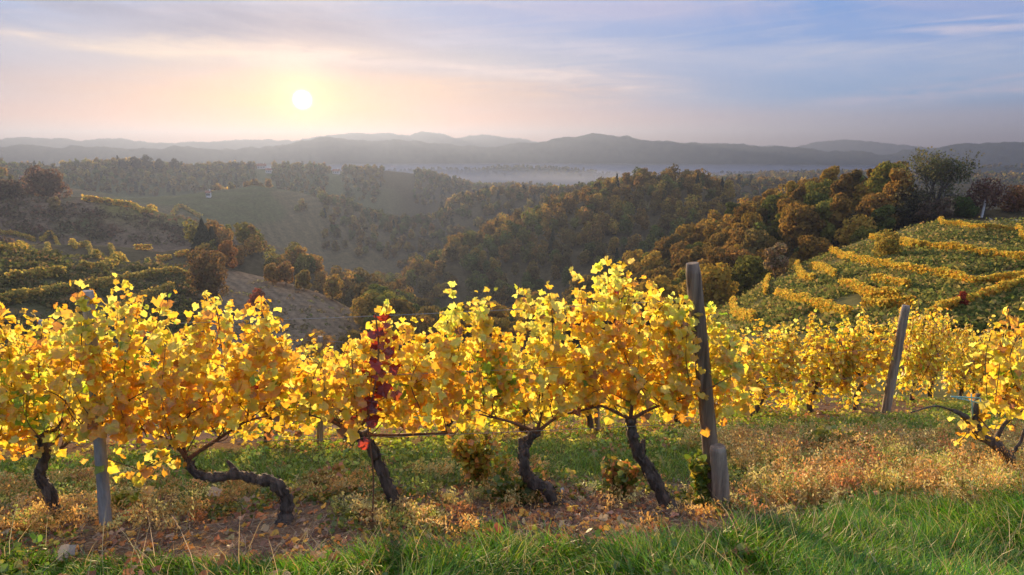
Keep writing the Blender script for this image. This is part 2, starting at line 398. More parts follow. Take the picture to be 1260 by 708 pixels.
def vine_foliage(shoots, size, cfun, per=.052, GL=GL, GLF=GLF):
    """shoots: list of polylines; leaves on short stalks all along them"""
    cen = []; tt = []
    for s in shoots:
        L = np.concatenate([[0], np.cumsum(np.linalg.norm(np.diff(s, axis=0), axis=1))])
        n = max(3, int(L[-1] / per)); t = (np.arange(n) + R.random(n) * .7) / n * L[-1]
        p = np.stack([np.interp(t, L, s[:, k]) for k in range(3)], 1)
        cen.append(p); tt.append(t / L[-1])
    cen = np.concatenate(cen); tt = np.concatenate(tt); n = len(cen)
    off = R.normal(size=(n, 3)) * (.055, .075, .05) * (1 - .6 * tt ** 2)[:, None]; cen = cen + off - np.array([0, 0, .02])
    nrm = np.stack([.5 * R.normal(size=n), -np.sign(off[:, 1]) * -1.0, .55 + .4 * R.random(n)], 1)
    M = rotmats(n, nrm, .55, spin=np.tile([0, 0, -1.], (n, 1)))
    sz = size * np.clip(1 + .25 * R.normal(size=n), .45, 1.6) * (1 - .35 * tt ** 3)
    V, Fs, c = stamp(GL, GLF, cen, M, sz, cfun(cen, tt), .045); c = c.reshape(n, len(GL), 3).copy()
    c[:, 0] *= (.86, 1.02, .9); br = R.random(n) < .22; k = np.ones((n, len(GL), 1)); k[br, 1:] = .45 + .55 * R.random((int(br.sum()), len(GL) - 1, 1)); c *= k ** np.array([.6, 1.3, 1.])
    return (V, Fs, c.reshape(-1, 3)), cen

def colour_row1(cen, tt):
    n = len(cen); px, py = project(cen)
    h = cen[:, 2] - terrain(cen[:, 0], cen[:, 1])
    cl = fbm(cen[:, 0] * 2.2, cen[:, 2] * 2.2 + cen[:, 1], 3)
    w = np.stack([np.full(n, 2.6), 1.1 + 2.4 * sstep(1.0, 1.9, h), .15 + .8 * sstep(1.1, .6, h) + 2.2 * sstep(.02, .2, cl), .9 + 1.2 * sstep(0, .2, cl),
                  .07 + 1.4 * sstep(.1, .24, -cl), .30 + 1.8 * sstep(1.1, 1.8, h) * sstep(0, .15, -cl), np.full(n, .02), .07 + .2 * sstep(1.0, .7, h)], 1)
    def at(x, y, s): return np.exp(-((px - x) ** 2 + (py - y) ** 2) / s ** 2)
    w[:, 4] += 4 * at(595, 455, 28) + 3 * at(350, 485, 22) + 2.0 * at(160, 440, 22) + 2 * at(10, 470, 22) + 2.5 * at(640, 475, 14)
    w[:, 2] += 1.6 * at(530, 480, 40) + 1.6 * at(790, 470, 60) + at(250, 470, 70)
    w[:, 5] += 2.5 * at(110, 400, 50) + 1.5 * at(760, 350, 40)
    cols = np.array([YEL, LYEL, ORG, AMB, GRN, LIM, RED, BRN]); w = w / w.sum(1)[:, None]
    i = (R.random(n)[:, None] > np.cumsum(w, 1)).sum(1).clip(0, 7)
    return np.clip(cols[i] * (1 + .09 * R.normal(size=(n, 1))) * (1 + .05 * R.normal(size=(n, 3))), .004, .95)

top_px = [-120,0,40,75,110,150,180,215,245,270,300,330,350,362,385,400,430,465,485,505,530,560,590,612,632,650,675,700,730,760,785,812,840,868,890,905]
top_py = [400,392,425,378,366,345,372,388,380,368,376,377,396,440,455,440,428,372,392,408,398,380,366,402,408,352,372,362,350,322,356,358,368,366,392,420]
bot_px = [-120,0,60,120,160,200,250,300,350,400,440,480,520,560,600,640,690,740,800,850,905]
bot_py = [560,556,545,536,540,545,540,522,494,500,520,520,518,520,508,500,508,498,505,510,515]

def make_vine(label, trunk_px, x0, x1, arms, fy=row1y, seed=0, trunk_r=(.042, .028), cfun=colour_row1, density=33, stray=True, extra=None):
    base = on_row(*trunk_px[0], fy); base[2] = terrain(base[0], base[1]) - .03
    root = empty('grapevine', base); tag(root, label, 'grapevine', 'grapevines in the front row')
    pts = [base] + [on_row(p[0], p[1], fy, .03 * R.normal()) for p in trunk_px[1:]]
    pth = smooth_path(pts, 9); pth[1:-1] += R.normal(size=pth[1:-1].shape) * .004
    rad = np.linspace(trunk_r[0], trunk_r[1], len(pth)) * (1 + .10 * np.sin(np.arange(len(pth)) * .9) + .08 * R.normal(size=len(pth)))
    rad[:3] *= [1.6, 1.3, 1.1]; rad[-2:] *= 1.25
    V, Fs = tube(pth, rad, 12, .10)
    loc = base
    A = Acc(); A.add(V - loc, Fs)
    for k in range(4):                                       # knots and cut spurs
        i = int(R.integers(len(pth) // 3, len(pth))); d = R.normal(size=3) * .05; d[2] = abs(d[2])
        V, Fs = tube(np.array([pth[i], pth[i] + d * .5, pth[i] + d]), [rad[i] * .75, rad[i] * .6, rad[i] * .35], 7, .1); A.add(V - loc, Fs)
    m = 150; i = R.integers(1, len(pth) - 1, m); T = np.gradient(pth, axis=0)[i]; T /= np.linalg.norm(T, axis=1)[:, None]
    g = np.cross(T, R.normal(size=(m, 3))); g /= np.linalg.norm(g, axis=1)[:, None]
    V, Fs, _ = stamp(CL, CLF, pth[i] + g * (rad[i] * 1.06)[:, None], rotmats(m, g, .35, spin=T * 6), np.stack([.009 + .008 * R.random(m), .04 + .06 * R.random(m), np.full(m, .05)], 1), np.ones((m, 3)), .0); A.add(V - loc, Fs)
    link('trunk', A.build('vine_trunk', [M_bark], True), root)
    head = pth[-1]
    # arms along the wire
    A = Acc(); armpts = []
    for a in arms:
        pp = smooth_path([head] + [on_row(q[0], q[1], fy, .04 * R.normal()) for q in a], 8)
        V, Fs = tube(pp, np.linspace(.016, .006, len(pp)), 7, .12); A.add(V - loc, Fs); armpts.append(pp)
    # shoots
    shoots = []
    n = int(density * abs(on_row(x1, 480, fy)[0] - on_row(x0, 480, fy)[0]))
    for k in range(n):
        px = x0 + (x1 - x0) * (k + R.random()) / n
        tp = np.interp(px, top_px, top_py); bt = np.interp(px, bot_px, bot_py)
        u = R.random(); tp = tp + (bt - tp) * (-.05 + .17 * u ** 2 if k % 3 else .45 * u) + 4 * R.normal(); b = bt - 12 + (26 if R.random() < .3 else 12) * R.normal() * .6
        off = .13 * R.normal() - (.13 if 85 < px < 140 else 0); lean = 15 * R.normal()
        p0 = on_row(px + lean, b, fy, off); p2 = on_row(px, tp, fy, off + .10 * R.normal()); p1 = (p0 + p2) / 2 + R.normal(size=3) * (.05, .05, .02)
        s = smooth_path([p0, p1, p2], 5); shoots.append(s)
        if k % 3 == 0: V, Fs = tube(s, np.linspace(.0045, .002, len(s)), 4); A.add(V - loc, Fs)
    for k in range(5):                                       # long ragged shoots above the rest
        px = x0 + (x1 - x0) * (k + R.random()) / 5; tp = np.interp(px, top_px, top_py); e = 10 + 20 * R.random(); d = 14 * R.normal(); o = .1 * R.normal()
        s = smooth_path([on_row(px, tp + 60, fy, o), on_row(px + d * .3, tp + 12, fy, o), on_row(px + d, tp - e, fy, o)], 5); shoots.append(s)
        V, Fs = tube(s, np.linspace(.0045, .002, len(s)), 4); A.add(V - loc, Fs)
    for ap in armpts:                                        # bare canes bound to the arms
        for k in range(5):
            i = int(R.integers(2, len(ap))); q = ap[i]; e = q + np.array([.22 * R.normal(), .08 * R.normal(), .10 + .25 * R.random()])
            s = smooth_path([q, (q + e) / 2 + R.normal(size=3) * .03, e], 5); V, Fs = tube(s, np.linspace(.005, .003, len(s)), 5); A.add(V - loc, Fs)
    if extra:
        for e in extra:
            s = smooth_path([on_row(q[0], q[1], fy) for q in e], 6); shoots.append(s); V, Fs = tube(s, .004, 4); A.add(V - loc, Fs)
    link('canes', A.build('vine_canes', [M_cane], True), root)
    (V, Fs, c), cen = vine_foliage(shoots, .078, cfun, .0205)
    fo = link('foliage', mesh('vine_foliage', V - loc, Fs, c, [M_leaf]), root)
    return root

make_vine('thin twin-stemmed grapevine at the far left of the front row, beside the grey post', [(72,636),(62,606),(50,588),(54,560),(50,534)], -60, 118,
          [[(75,528),(110,522)], [(30,520),(-20,515)], [(72,552),(95,530),(108,508)]], extra=[[(118,560),(190,585)], [(60,545),(20,560)]])
make_vine('grapevine whose dark trunk lies almost flat before turning up under dense yellow leaves', [(350,641),(352,618),(338,594),(315,590),(292,584),(262,588),(238,580),(230,566)], 118, 366,
          [[(215,548),(180,530),(150,525)], [(262,545),(300,520),(330,512)], [(225,540),(235,505)]], trunk_r=(.05, .022), extra=[[(225,560),(180,570)], [(205,560),(175,578)]])
make_vine('grapevine with straight trunk leaning left and a red leafy shoot above it', [(492,632),(478,600),(466,570),(455,548),(436,534)], 375, 545,
          [[(470,536),(520,534),(560,533)], [(410,520),(380,510)], [(450,515),(455,490)]], trunk_r=(.044, .034), density=30)
make_vine('grapevine with crooked S-shaped trunk in the middle of the front row', [(690,620),(672,602),(652,590),(644,566),(648,545),(660,532)], 540, 706,
          [[(690,512),(740,500)], [(630,520),(590,510)], [(665,515),(668,480)]], trunk_r=(.055, .03), density=30)
make_vine('grapevine with stout trunk leaning left just left of the tall wooden post', [(824,622),(806,592),(792,568),(780,545),(776,516)], 700, 905,
          [[(740,500),(715,505)], [(810,500),(850,495)], [(778,490),(775,465)]], trunk_r=(.056, .036), density=33, extra=[[(758,360),(762,335),(768,316)]])
# red leafy shoot of the third vine
def red_shoot():
    s = smooth_path([on_row(q[0], q[1], row1y, -.27) for q in [(452,520),(462,470),(466,430),(462,386)]], 6)
    (V, Fs, c), _ = vine_foliage([s, s + .02], .085, lambda cen, tt: pick([RED, (.5, .10, .03), (.25, .03, .02)], [5, 2, 2], len(cen)), .03)
    A = Acc(); A.add(V, Fs, c, 0); V, Fs = tube(s, .006, 5); A.add(V, Fs, (.3, .1, .05), 1)
    base = s[0]; base = np.array([base[0], base[1], terrain(base[0], base[1])])
    r = empty('creeper', base); tag(r, 'dark red leafy creeper climbing through the yellow vines', 'creeper')
    g = tube(smooth_path([base, (base + s[0]) / 2 + (.03, -.02, 0), s[0]], 5), .006, 6); B = Acc(); B.add(g[0] - base, g[1])
    link('stem', B.build('creeper_stem', [M_cane], True), r)
    o = link('leaves', A.build('creeper_leaves', [M_leaf, M_cane]), r); o.location = -Vector(base)
red_shoot()
# gnarled vine far right, front row
def right_vine():
    base = on_row(1252, 590, row1y); base[2] = terrain(base[0], base[1]) - .03
    root = empty('grapevine', base); tag(root, 'black gnarled grapevine at the right edge with a pale green tie hanging on it', 'grapevine', 'grapevines in the front row')
    A = Acc()
    for path, r0, r1 in [([(1252,590),(1240,562),(1222,546),(1205,536)], .06, .035), ([(1205,536),(1190,515),(1172,505)], .035, .018), ([(1205,536),(1200,510),(1204,485)], .035, .02),
                         ([(1222,546),(1238,520),(1260,505)], .022, .012), ([(1172,505),(1150,500),(1120,508)], .010, .005), ([(1240,562),(1255,545),(1262,520)], .02, .01)]:
        p = smooth_path([on_row(q[0], q[1], row1y) for q in path], 7)
        if path[0][1] == 590: p[0] = base
        V, Fs = tube(p, np.linspace(r0, r1, len(p)) * (1 + .12 * R.normal(size=len(p))), 10, .12); A.add(V - base, Fs)
    link('trunk', A.build('vine_trunk', [M_bark], True), root)
    shoots = []; B = Acc()
    for a in [[(1196,505),(1210,520),(1222,535)], [(1180,510),(1192,528),(1180,545)], [(1205,490),(1235,515),(1250,525)], [(1215,500),(1245,470),(1262,420),(1275,380)], [(1250,505),(1270,460),(1285,400)], [(1235,500),(1262,440),(1268,372)],
              [(1255,480),(1290,430),(1300,370)], [(1260,500),(1300,470),(1330,400)], [(1240,480),(1300,440),(1320,350)], [(1290,520),(1300,450),(1290,360)]] + [[(1215 + 9 * k, 500 - 2 * (k % 4)), (1215 + 9 * k + float(8 * R.normal()), 440), (1218 + 9 * k + float(10 * R.normal()), 395 - 3 * k + float(12 * R.normal()))] for k in range(22)]:
        s = smooth_path([on_row(q[0], q[1], row1y, .05 * R.normal()) for q in a], 6); shoots.append(s)
        V, Fs = tube(s, .004, 5); B.add(V - base, Fs)
    link('canes', B.build('vine_canes', [M_cane], True), root)
    (V, Fs, c), _ = vine_foliage(shoots, .085, colour_row1, .028)
    link('foliage', mesh('vine_foliage', V - base, Fs, c, [M_leaf]), root)
    # tie
    a = [on_row(q[0], q[1], row1y, -.08) for q in [(1170,488),(1206,490),(1204,496),(1197,512),(1195,485),(1208,508)]]
    T = Acc()
    for i, j in [(0, 1), (4, 3), (0, 2), (1, 5)]:
        V, Fs = tube(np.array([a[i], (a[i] + a[j]) / 2, a[j]]), .006, 6); T.add(V, Fs)
    o = link('vine_tie', T.build('vine_tie', [M_green], True)); tag(o, 'pale green plastic tie caught on the black vine at right', 'vine tie')
right_vine()

# second row: leafy vines copied along the row
def colour_row2(cen, tt):
    n = len(cen); cl = fbm(cen[:, 0] * 2 + 30, cen[:, 2] * 2, 3)
    return pick([YEL, AMB, ORG, LYEL, BRN, LIM, GRN], [3.0, 2.0, .9, 1.6, .4, .8, .25], n)
def proto_vine2(k):
    root = empty('grapevine', (0, 0, 0))
    H = .62
    p = smooth_path([(0, 0, -.05), (.05 * R.normal(), .03, .2), (.08 * R.normal(), -.03, .45), (0, 0, H)], 6)
    A = Acc(); V, Fs = tube(p, np.linspace(.045, .03, len(p)), 9, .14); A.add(V, Fs)
    for s in (-1, 1):
        q = smooth_path([(0, 0, H), (s * .3, .02, H + .1), (s * .62, 0, H + .1)], 5); V, Fs = tube(q, np.linspace(.02, .01, len(q)), 6, .12); A.add(V, Fs)
    link('trunk', A.build('vine_trunk', [M_bark], True), root)
    shoots = []; B = Acc()
    for i in range(42):
        x = -.70 + 1.40 * (i + R.random()) / 42; o = .15 * R.normal(); b = H + .08 * R.normal() - (.30 if R.random() < .35 else 0); t = 1.42 + .16 * R.normal() + .12 * math.sin(x * 5 + k)
        s = smooth_path([(x, o * .4, b), (x + .1 * R.normal(), o, (b + t) / 2), (x + .15 * R.normal(), o * 1.3, t)], 4); shoots.append(s)
        if i % 2 == 0: V, Fs = tube(s, .004, 4); B.add(V, Fs)
    link('canes', B.build('vine_canes', [M_cane], True), root)
    (V, Fs, c), _ = vine_foliage(shoots, .088, colour_row2, .028)
    link('foliage', mesh('vine_foliage', V, Fs, c, [M_leaf]), root)
    return root
protos2 = [proto_vine2(k) for k in range(4)]
def dup(root, parent=None):
    r = root.copy(); C.objects.link(r)
    for ch in list(root.children):
        c = ch.copy(); C.objects.link(c); c.parent = r
    return r
used = [False] * 4
xs = np.arange(-7.6, 15.0, 1.12)
for k, x in enumerate(xs):
    if -4.4 < x < 2.2 and k % 3 == 2: pass
    x = float(x + .12 * R.normal()); y = float(row2y(x)); q = k % 4
    o = protos2[q] if not used[q] else dup(protos2[q]); used[q] = True
    ang = math.atan2(row2y(x + .5) - row2y(x - .5), 1.0)
    o.location = (x, y, float(terrain(x, y))); o.rotation_euler = (0, 0, ang + (PI if R.random() < .5 else 0)); s = 1 + .08 * R.normal(); 
    s *= .76 if x < 3 else .94
    o.scale = (1, 1, float(np.clip(s, .75, 1.15)))
    tag(o, 'golden leafy grapevine in the second row, downhill of the front row', 'grapevine', 'grapevines in the second row')

# ------------------------------------------------------------------ posts, wires, stones
def post(name, label, b, t, rad, mat, fy, group=None, sides=14, square=False, base_lift=-.15):
    p0 = on_row(*b, fy); p0[2] = terrain(p0[0], p0[1]); p1 = on_row(*t, fy)
    d = (p1 - p0); d = d / np.linalg.norm(d)
    n = 26; s = np.linspace(0, 1, n)[:, None]; pts = (p0 + d * base_lift) * (1 - s) + p1 * s - p0
    rr = rad * (1.08 - .12 * s[:, 0]) * (1 + .02 * R.normal(size=n)); rr[-1] *= .86
    V, Fs = tube(pts, rr, sides, .025)
    if square:
        pass
    o = link(name, mesh(name, V, Fs, None, [mat], True), loc=p0); tag(o, label, 'post', group)
    m = o.data; m.polygons.foreach_set('use_smooth', [True] * len(m.polygons))
    # cut top stays sharp
    for poly in list(m.polygons)[-sides:]: poly.use_smooth = False
    return p0, p1
G = 'posts holding up the vine wires'
a1 = post('post', 'slim grey post between the two leftmost vines of the front row', (131,650), (108,358), .040, M_postg, row1y, G)
a2 = post('post', 'tall dark wooden post leaning left above the vines', (882,606), (852,324), .060, M_post2, row1y, G)
a3 = post('stub_post', 'short weathered wooden stub standing against the tall leaning post', (888,630), (883,549), .066, M_post, lambda x: row1y(x) - .10, None)
a4 = post('post', 'thin grey post behind the gap between front row vines, second row', (394,546), (394,414), .035, M_post, row2y, G)
a5 = post('post', 'pale post leaning right in the second row at the right', (1090,504), (1115,376), .066, M_post, lambda x: row2y(x) - .38, G)
a6 = post('post', 'grey post showing its top at the far left of the second row', (52,552), (52,394), .045, M_postg, row2y, G)
a7 = post('post', 'thin straight post in the second row under the middle vines', (735,531), (733,430), .035, M_post, row2y, G)
def wire(p, q, sag, label, r=.0022):
    s = np.linspace(0, 1, 22)[:, None]; pts = p * (1 - s) + q * s; pts[:, 2] -= sag * 4 * (s * (1 - s))[:, 0]
    V, Fs = tube(pts, r, 5); o = link('wire', mesh('wire', V, Fs, None, [M_wire], True)); tag(o, label, 'wire', 'vine trellis wires')
def along(e, f): return e[0] + (e[1] - e[0]) * f
for f, w in ((.36, 'lowest'), (.62, 'middle'), (.86, 'top')):
    wire(along(a1, f), along(a2, f), .02, w + ' trellis wire running along the front row from grey to tall dark post')
    wire(along(a6, min(1, f + .1)), along(a4, min(1, f + .1)), .02, w + ' trellis wire on the left part of the second row')
    wire(along(a4, min(1, f + .1)), along(a7, min(1, f + .1)), .02, w + ' trellis wire on the middle part of the second row')
    wire(along(a7, min(1, f + .1)), along(a5, f), .02, w + ' trellis wire on the right part of the second row')
# thin wire collar on the tall post
def rock(name, label, px, py, sx, sy, sz):
    import bmesh
    bm = bmesh.new(); bmesh.ops.create_icosphere(bm, subdivisions=3, radius=1)
    for v in bm.verts:
        f = 1 + .35 * float(fbm(v.co.x * 1.5 + px, v.co.y * 1.5 + v.co.z, 3)); v.co = (v.co.x * sx * f, v.co.y * sy * f, v.co.z * sz * f)
    me = bpy.data.meshes.new(name); bm.to_mesh(me); bm.free(); me.materials.append(M_stone)
    p = gpt(px, py); o = link(name, me, loc=(p[0], p[1], p[2] + sz * .4)); tag(o, label, 'stone')
rock('stone', 'pale grey stone in the dry grass right of the short post', 974, 606, .075, .05, .045)
rock('stone', 'small pinkish stone on bare soil under the middle vines', 694, 606, .045, .03, .03)

# ------------------------------------------------------------------ grass, weeds and litter
def blades(x, y, h, wd, lean, col, curl=.5, name='grass'):
    n = len(x); z = terrain(x, y) - .01
    th = R.random(n) * 2 * PI if not (n > 60000) else 2.2 * PI * fbm(x * .9 + 60, y * .9, 2) * 2 + 1.1 * R.normal(size=n); fac = R.random(n) * 2 * PI
    d = np.stack([np.cos(th), np.sin(th)], 1) * (lean * h)[:, None]
    wv = np.stack([np.cos(fac), np.sin(fac), np.zeros(n)], 1)
    V = np.zeros((n, 8, 3)); 
    for k, (t, w) in enumerate(((0, 1.), (.38, .9), (.72, .6), (1., .08))):
        c = np.stack([x + d[:, 0] * t ** 1.8, y + d[:, 1] * t ** 1.8, z + h * t * (1 - curl * (lean * .5) * t * t)], 1)
        V[:, 2*k] = c - wv * (wd * w / 2)[:, None]; V[:, 2*k+1] = c + wv * (wd * w / 2)[:, None]
    q = np.array([(0,1,3,2),(2,3,5,4),(4,5,7,6)]); Q = (q[None] + (np.arange(n) * 8)[:, None, None]).reshape(-1, 4)
    return V.reshape(-1, 3), [Q], np.repeat(col, 8, 0)
def area(n, x0, x1, y0, y1, keep):
    x = R.uniform(x0, x1, n); y = R.uniform(y0, y1, n); k = keep(x, y) > R.random(n); return x[k], y[k]
def lush(x, y):
    edge = np.interp(x, [-6,-3,-2.4,-1.2,-.6,0,.8,1.4,2.0,2.6,6,8], [4.0,4.0,3.95,3.92,4.05,4.1,4.0,4.15,4.6,4.95,5.1,5.1]) + .8 * fbm(x * 1.7, y * 1.7 + 4, 3)
    return 1 - sstep(edge - .12, edge + .12, y)
x, y = area(150000, -5, 6.5, 2.4, 5.6, lush); n = len(x)
tuft = .5 + fbm(x * 2.5, y * 2.5, 3)
h = (.10 + .20 * tuft * sstep(.3, .8, tuft + .25)) * (.6 + .7 * R.random(n)); h *= np.interp(x, [-4, -1.5, -.5, .2, 1.2, 2.2, 4], [.5, .5, 1.0, .95, .8, 1.0, 1.05])
pt = fbm(x * 1.6 + 40, y * 1.6, 3); gc = pick([(.06, .19, .008), (.13, .30, .014), (.24, .38, .03), (.36, .36, .08), (.42, .30, .14)], [4, 4, 1.8, .8, .5], n) * (1 + 1.1 * pt)[:, None]
V, Fs, c = blades(x, y, h, .0055 + .004 * R.random(n), .25 + .75 * R.random(n), gc, .6)
o = link('grass', mesh('grass', V, Fs, c, [M_grass])); tag(o, 'lush green grass on the bank in the foreground', 'grass', kind='stuff')
x, y = area(2600, -5, 6.5, 2.6, 5.6, lush); n = len(x)
V, Fs, c = blades(x, y, .22 + .22 * R.random(n), np.full(n, .004), .3 + .7 * R.random(n), pick([(.5, .38, .18), (.6, .5, .28), (.34, .26, .10)], [2, 2, 1], n), .5, 'dead')
o = link('grass', mesh('dead_stalks', V, Fs, c, [M_grass])); tag(o, 'dead tan stalks standing in the foreground grass', 'grass', kind='stuff')
# shorter grass between the rows
def mid(x, y):
    a = y - row1y(x); b = row2y(x) - y
    return sstep(.35, .9, a) * sstep(.5, 1.0, b) * (.25 + .75 * sstep(-.12, .1, fbm(x * .9, y * .9, 3)))
x, y = area(120000, -6, 11, 5.0, 11.5, mid); n = len(x)
gc = pick([(.14, .26, .02), (.22, .34, .03), (.34, .38, .06), (.44, .34, .12)], [3, 4, 2, .8], n)
V, Fs, c = blades(x, y, (.05 + .09 * R.random(n)) * (1 + .8 * fbm(x * 2, y * 2, 2)), .006 + .005 * R.random(n), .3 + .8 * R.random(n), gc)
o = link('grass', mesh('grass_strip', V, Fs, c, [M_grass])); tag(o, 'short green grass in the alley between the vine rows', 'grass', kind='stuff')
# broad-leaved low weeds
def weeds(N, x0, x1, y0, y1, keep, cols, w, hmax, size, name, label, clump=9, spread=.06):
    x, y = area(N, x0, x1, y0, y1, keep); n = len(x)
    hh = hmax * R.random(n) ** 1.2
    X = np.repeat(x, clump) + spread * R.normal(size=n * clump); Y = np.repeat(y, clump) + spread * R.normal(size=n * clump)
    Z = terrain(X, Y) + np.repeat(hh, clump) * R.random(n * clump) + .008
    m = n * clump; cen = np.stack([X, Y, Z], 1)
    M = rotmats(m, np.tile([0, -.1, .8], (m, 1)), .8)
    col = np.repeat(pick(cols, w, n), clump, 0) * (1 + .15 * R.normal(size=(m, 1)))
    V, Fs, c = stamp(SL, SLF, cen, M, size * (.5 + R.random(m)), np.clip(col, .004, .9), .05)
    o = link(name, mesh(name, V, Fs, c, [M_grass])); tag(o, label, 'weeds', kind='stuff'); return o
under = lambda x, y: sstep(4.1, 4.4, y - .25 * np.clip(x, 0, 4)) * (1 - sstep(.55, 1.0, y - row1y(x)))
weeds(4600, -5, 8, 3.9, 7.2, lambda x, y: under(x, y) * sstep(-.02, .16, fbm(x * 1.2 + 7, y * 1.2, 3)) * .95, [(.12, .17, .02), (.22, .24, .03), (.38, .30, .04), (.34, .16, .05)], [3, 3, 2, 1.2], .10, .032, 'weeds', 'low green and yellow weeds round the vine trunks', 14)
weeds(9000, -6, 12, 5.2, 12, lambda x, y: sstep(.3, .8, y - row1y(x)) * (1 - sstep(2., 3, y - row2y(x))) * (.2 + .6 * sstep(0, .1, fbm(x * .8 + 3, y * .8, 3))), [(.24,.34,.03),(.40,.44,.05),(.58,.48,.08),(.50,.26,.08)], [3, 3, 2, 1.2], .10, .035, 'ground_cover', 'yellowing ground cover between the first and second vine rows', 12)
weeds(2600, -5, 6.5, 2.8, 5.4, lambda x, y: lush(x, y) * sstep(-.05, .12, fbm(x * 1.1 + 33, y * 1.1, 3)), [(.09,.17,.02),(.16,.26,.03),(.3,.3,.05)], [3,3,1], .16, .034, 'weeds', 'broad-leaved weeds growing through the foreground grass', 12)
# reddish dry weeds: stalks with small tufts
def dry(N, x0, x1, y0, y1, keep, hm, name, label, cols=((.72,.42,.12),(.78,.54,.18),(.62,.28,.10),(.74,.62,.24),(.44,.48,.10)), w=(3,3,1.2,2.5,1.8)):
    bx, by = area(N // 6, x0, x1, y0, y1, keep); nb = len(bx); q = 11
    bh = hm * (.35 + .65 * R.random(nb)); br = .035 + .06 * R.random(nb); bc = pick(cols, w, nb)
    x = np.repeat(bx, q) + np.repeat(br, q) * R.normal(size=nb * q); y = np.repeat(by, q) + np.repeat(br, q) * R.normal(size=nb * q); n = len(x)
    h = np.repeat(bh, q) * (.55 + .45 * R.random(n)); base = np.repeat(bc, q, 0) * (1 + .12 * R.normal(size=(n, 1)))
    A = Acc(); A.add(*blades(x, y, h, np.full(n, .004), .1 + .35 * R.random(n), base * .7))
    k = 9; t = R.random(n * k) ** .8; hx = np.repeat(h, k) * (.15 + .85 * t); sp = .022
    X = np.repeat(x, k) + sp * R.normal(size=n * k); Y = np.repeat(y, k) + sp * R.normal(size=n * k)
    cen = np.stack([X, Y, terrain(X, Y) + hx], 1); m = n * k
    sz = (.016 + .018 * R.random(m))[:, None] * np.array([.45, 1., 1.])
    V, Fs, c = stamp(SL, SLF, cen, rotmats(m, spin=np.tile([0, 0, 1.], (m, 1))), sz, np.repeat(base, k, 0) * (1 + .15 * R.normal(size=(m, 1))))
    A.add(V, Fs, c); o = link(name, A.build(name, [M_grass])); tag(o, label, 'dry weeds', kind='stuff')
rg = lambda x, y: sstep(1.9, 2.4, x) * sstep(4.9, 5.2, y) * (1 - sstep(1.8, 2.6, y - row1y(x))) * (.3 + .7 * sstep(-.1, .1, fbm(x * 1.1, y * 1.1 + 2, 3)))
dry(7000, 1.8, 6.5, 4.8, 8, rg, .40, 'dry_weeds', 'reddish dry weeds on the strip right of the short post')
weeds(2600, 1.6, 6.5, 4.8, 8, rg, [(.18,.26,.03),(.34,.38,.05),(.52,.42,.08),(.5,.28,.1)], [3,3,2,1.5], .16, .03, 'weeds', 'green and yellow weeds mixed into the dry strip on the right', 14)
lg = lambda x, y: (sstep(4.25, 4.5, y) * (1 - sstep(.9, 1.6, y - row1y(x)))) * (.04 + .9 * sstep(.02, .16, fbm(x * 1.3 + 20, y * 1.3, 3)) + .5 * (x < -2.3))
dry(6500, -5, 2.2, 4.2, 7, lg, .20, 'dry_weeds', 'rusty dry weeds scattered under the front vines')
# fallen leaves
def litter():
    x, y = area(17000, -5.5, 8, 3.8, 7.0, lambda x, y: (1 - sstep(.55, 1.0, y - row1y(x))) * (.30 + .7 * sstep(-.1, .15, fbm(x * 1.5, y * 1.5 + 11, 3)))); n = len(x)
    cen = np.stack([x, y, terrain(x, y) + .012 + .015 * R.random(n)], 1)
    V, Fs, c = stamp(GL, GLF, cen, rotmats(n, np.tile([0, -.15, 1.], (n, 1)), .45), .025 + .06 * R.random(n) ** 2, pick([(.52,.22,.08),(.34,.17,.09),(.70,.30,.06),(.54,.38,.22),(.26,.14,.09),(.74,.46,.08)], [3,2.6,2.4,2.2,2,1.6], n), .10)
    A = Acc(); A.add(V, Fs, c)
    x, y = area(300, -5, 6, 3.2, 4.5, lush); n = len(x); cen = np.stack([x, y, terrain(x, y) + .05 + .05 * R.random(n)], 1)
    A.add(*stamp(GL, GLF, cen, rotmats(n, np.tile([0, -.3, 1.], (n, 1)), .5), .05 + .05 * R.random(n), pick([(.45,.18,.07),(.5,.3,.15),(.3,.12,.06)], [3,2,2], n), .08))
    o = link('fallen_leaves', A.build('fallen_leaves', [M_litter])); tag(o, 'fallen brown and orange leaves under the vines', 'fallen leaves', kind='stuff')
    # twigs and straw
    x, y = area(16000, -5.5, 7, 3.9, 6.6, lambda x, y: 1 - sstep(.5, 1, y - row1y(x))); n = len(x); th = R.random(n) * PI; L = .03 + .10 * R.random(n)
    z = terrain(x, y) + .008; d = np.stack([np.cos(th), np.sin(th), .15 * R.normal(size=n)], 1) * L[:, None]; wv = np.stack([-np.sin(th), np.cos(th), np.zeros(n)], 1) * .002
    c0 = np.stack([x, y, z], 1); V = np.stack([c0 - d - wv, c0 + d - wv, c0 + d + wv, c0 - d + wv], 1).reshape(-1, 3)
    Q = np.arange(n * 4).reshape(-1, 4); o = link('straw', mesh('straw', V, [Q], np.repeat(pick([(.45,.36,.24),(.25,.17,.11),(.12,.08,.06)], [2,2,2], n), 4, 0), [M_litter])); tag(o, 'straw and twigs strewn on the soil below the vines', 'straw', kind='stuff')
litter()
def big_leaf(px, py, size, col, label):
    p = gpt(px, py); V, Fs, c = stamp(GL, GLF, np.array([[0, 0, 0.]]), rotmats(1, [[.1, -.7, .7]], .1, spin=[[.3, 0, 1.]]), np.array([size]), np.array([col]))
    o = link('fallen_leaf', mesh('fallen_leaf', V, Fs, c, [M_litter]), loc=(p[0], p[1], p[2] + .07)); tag(o, label, 'leaf')
big_leaf(84, 694, .13, (.40, .33, .26), 'large pale dry leaf caught in the grass at the lower left')
big_leaf(612, 664, .09, (.50, .12, .04), 'red-brown fallen leaf on top of the green grass in the middle')
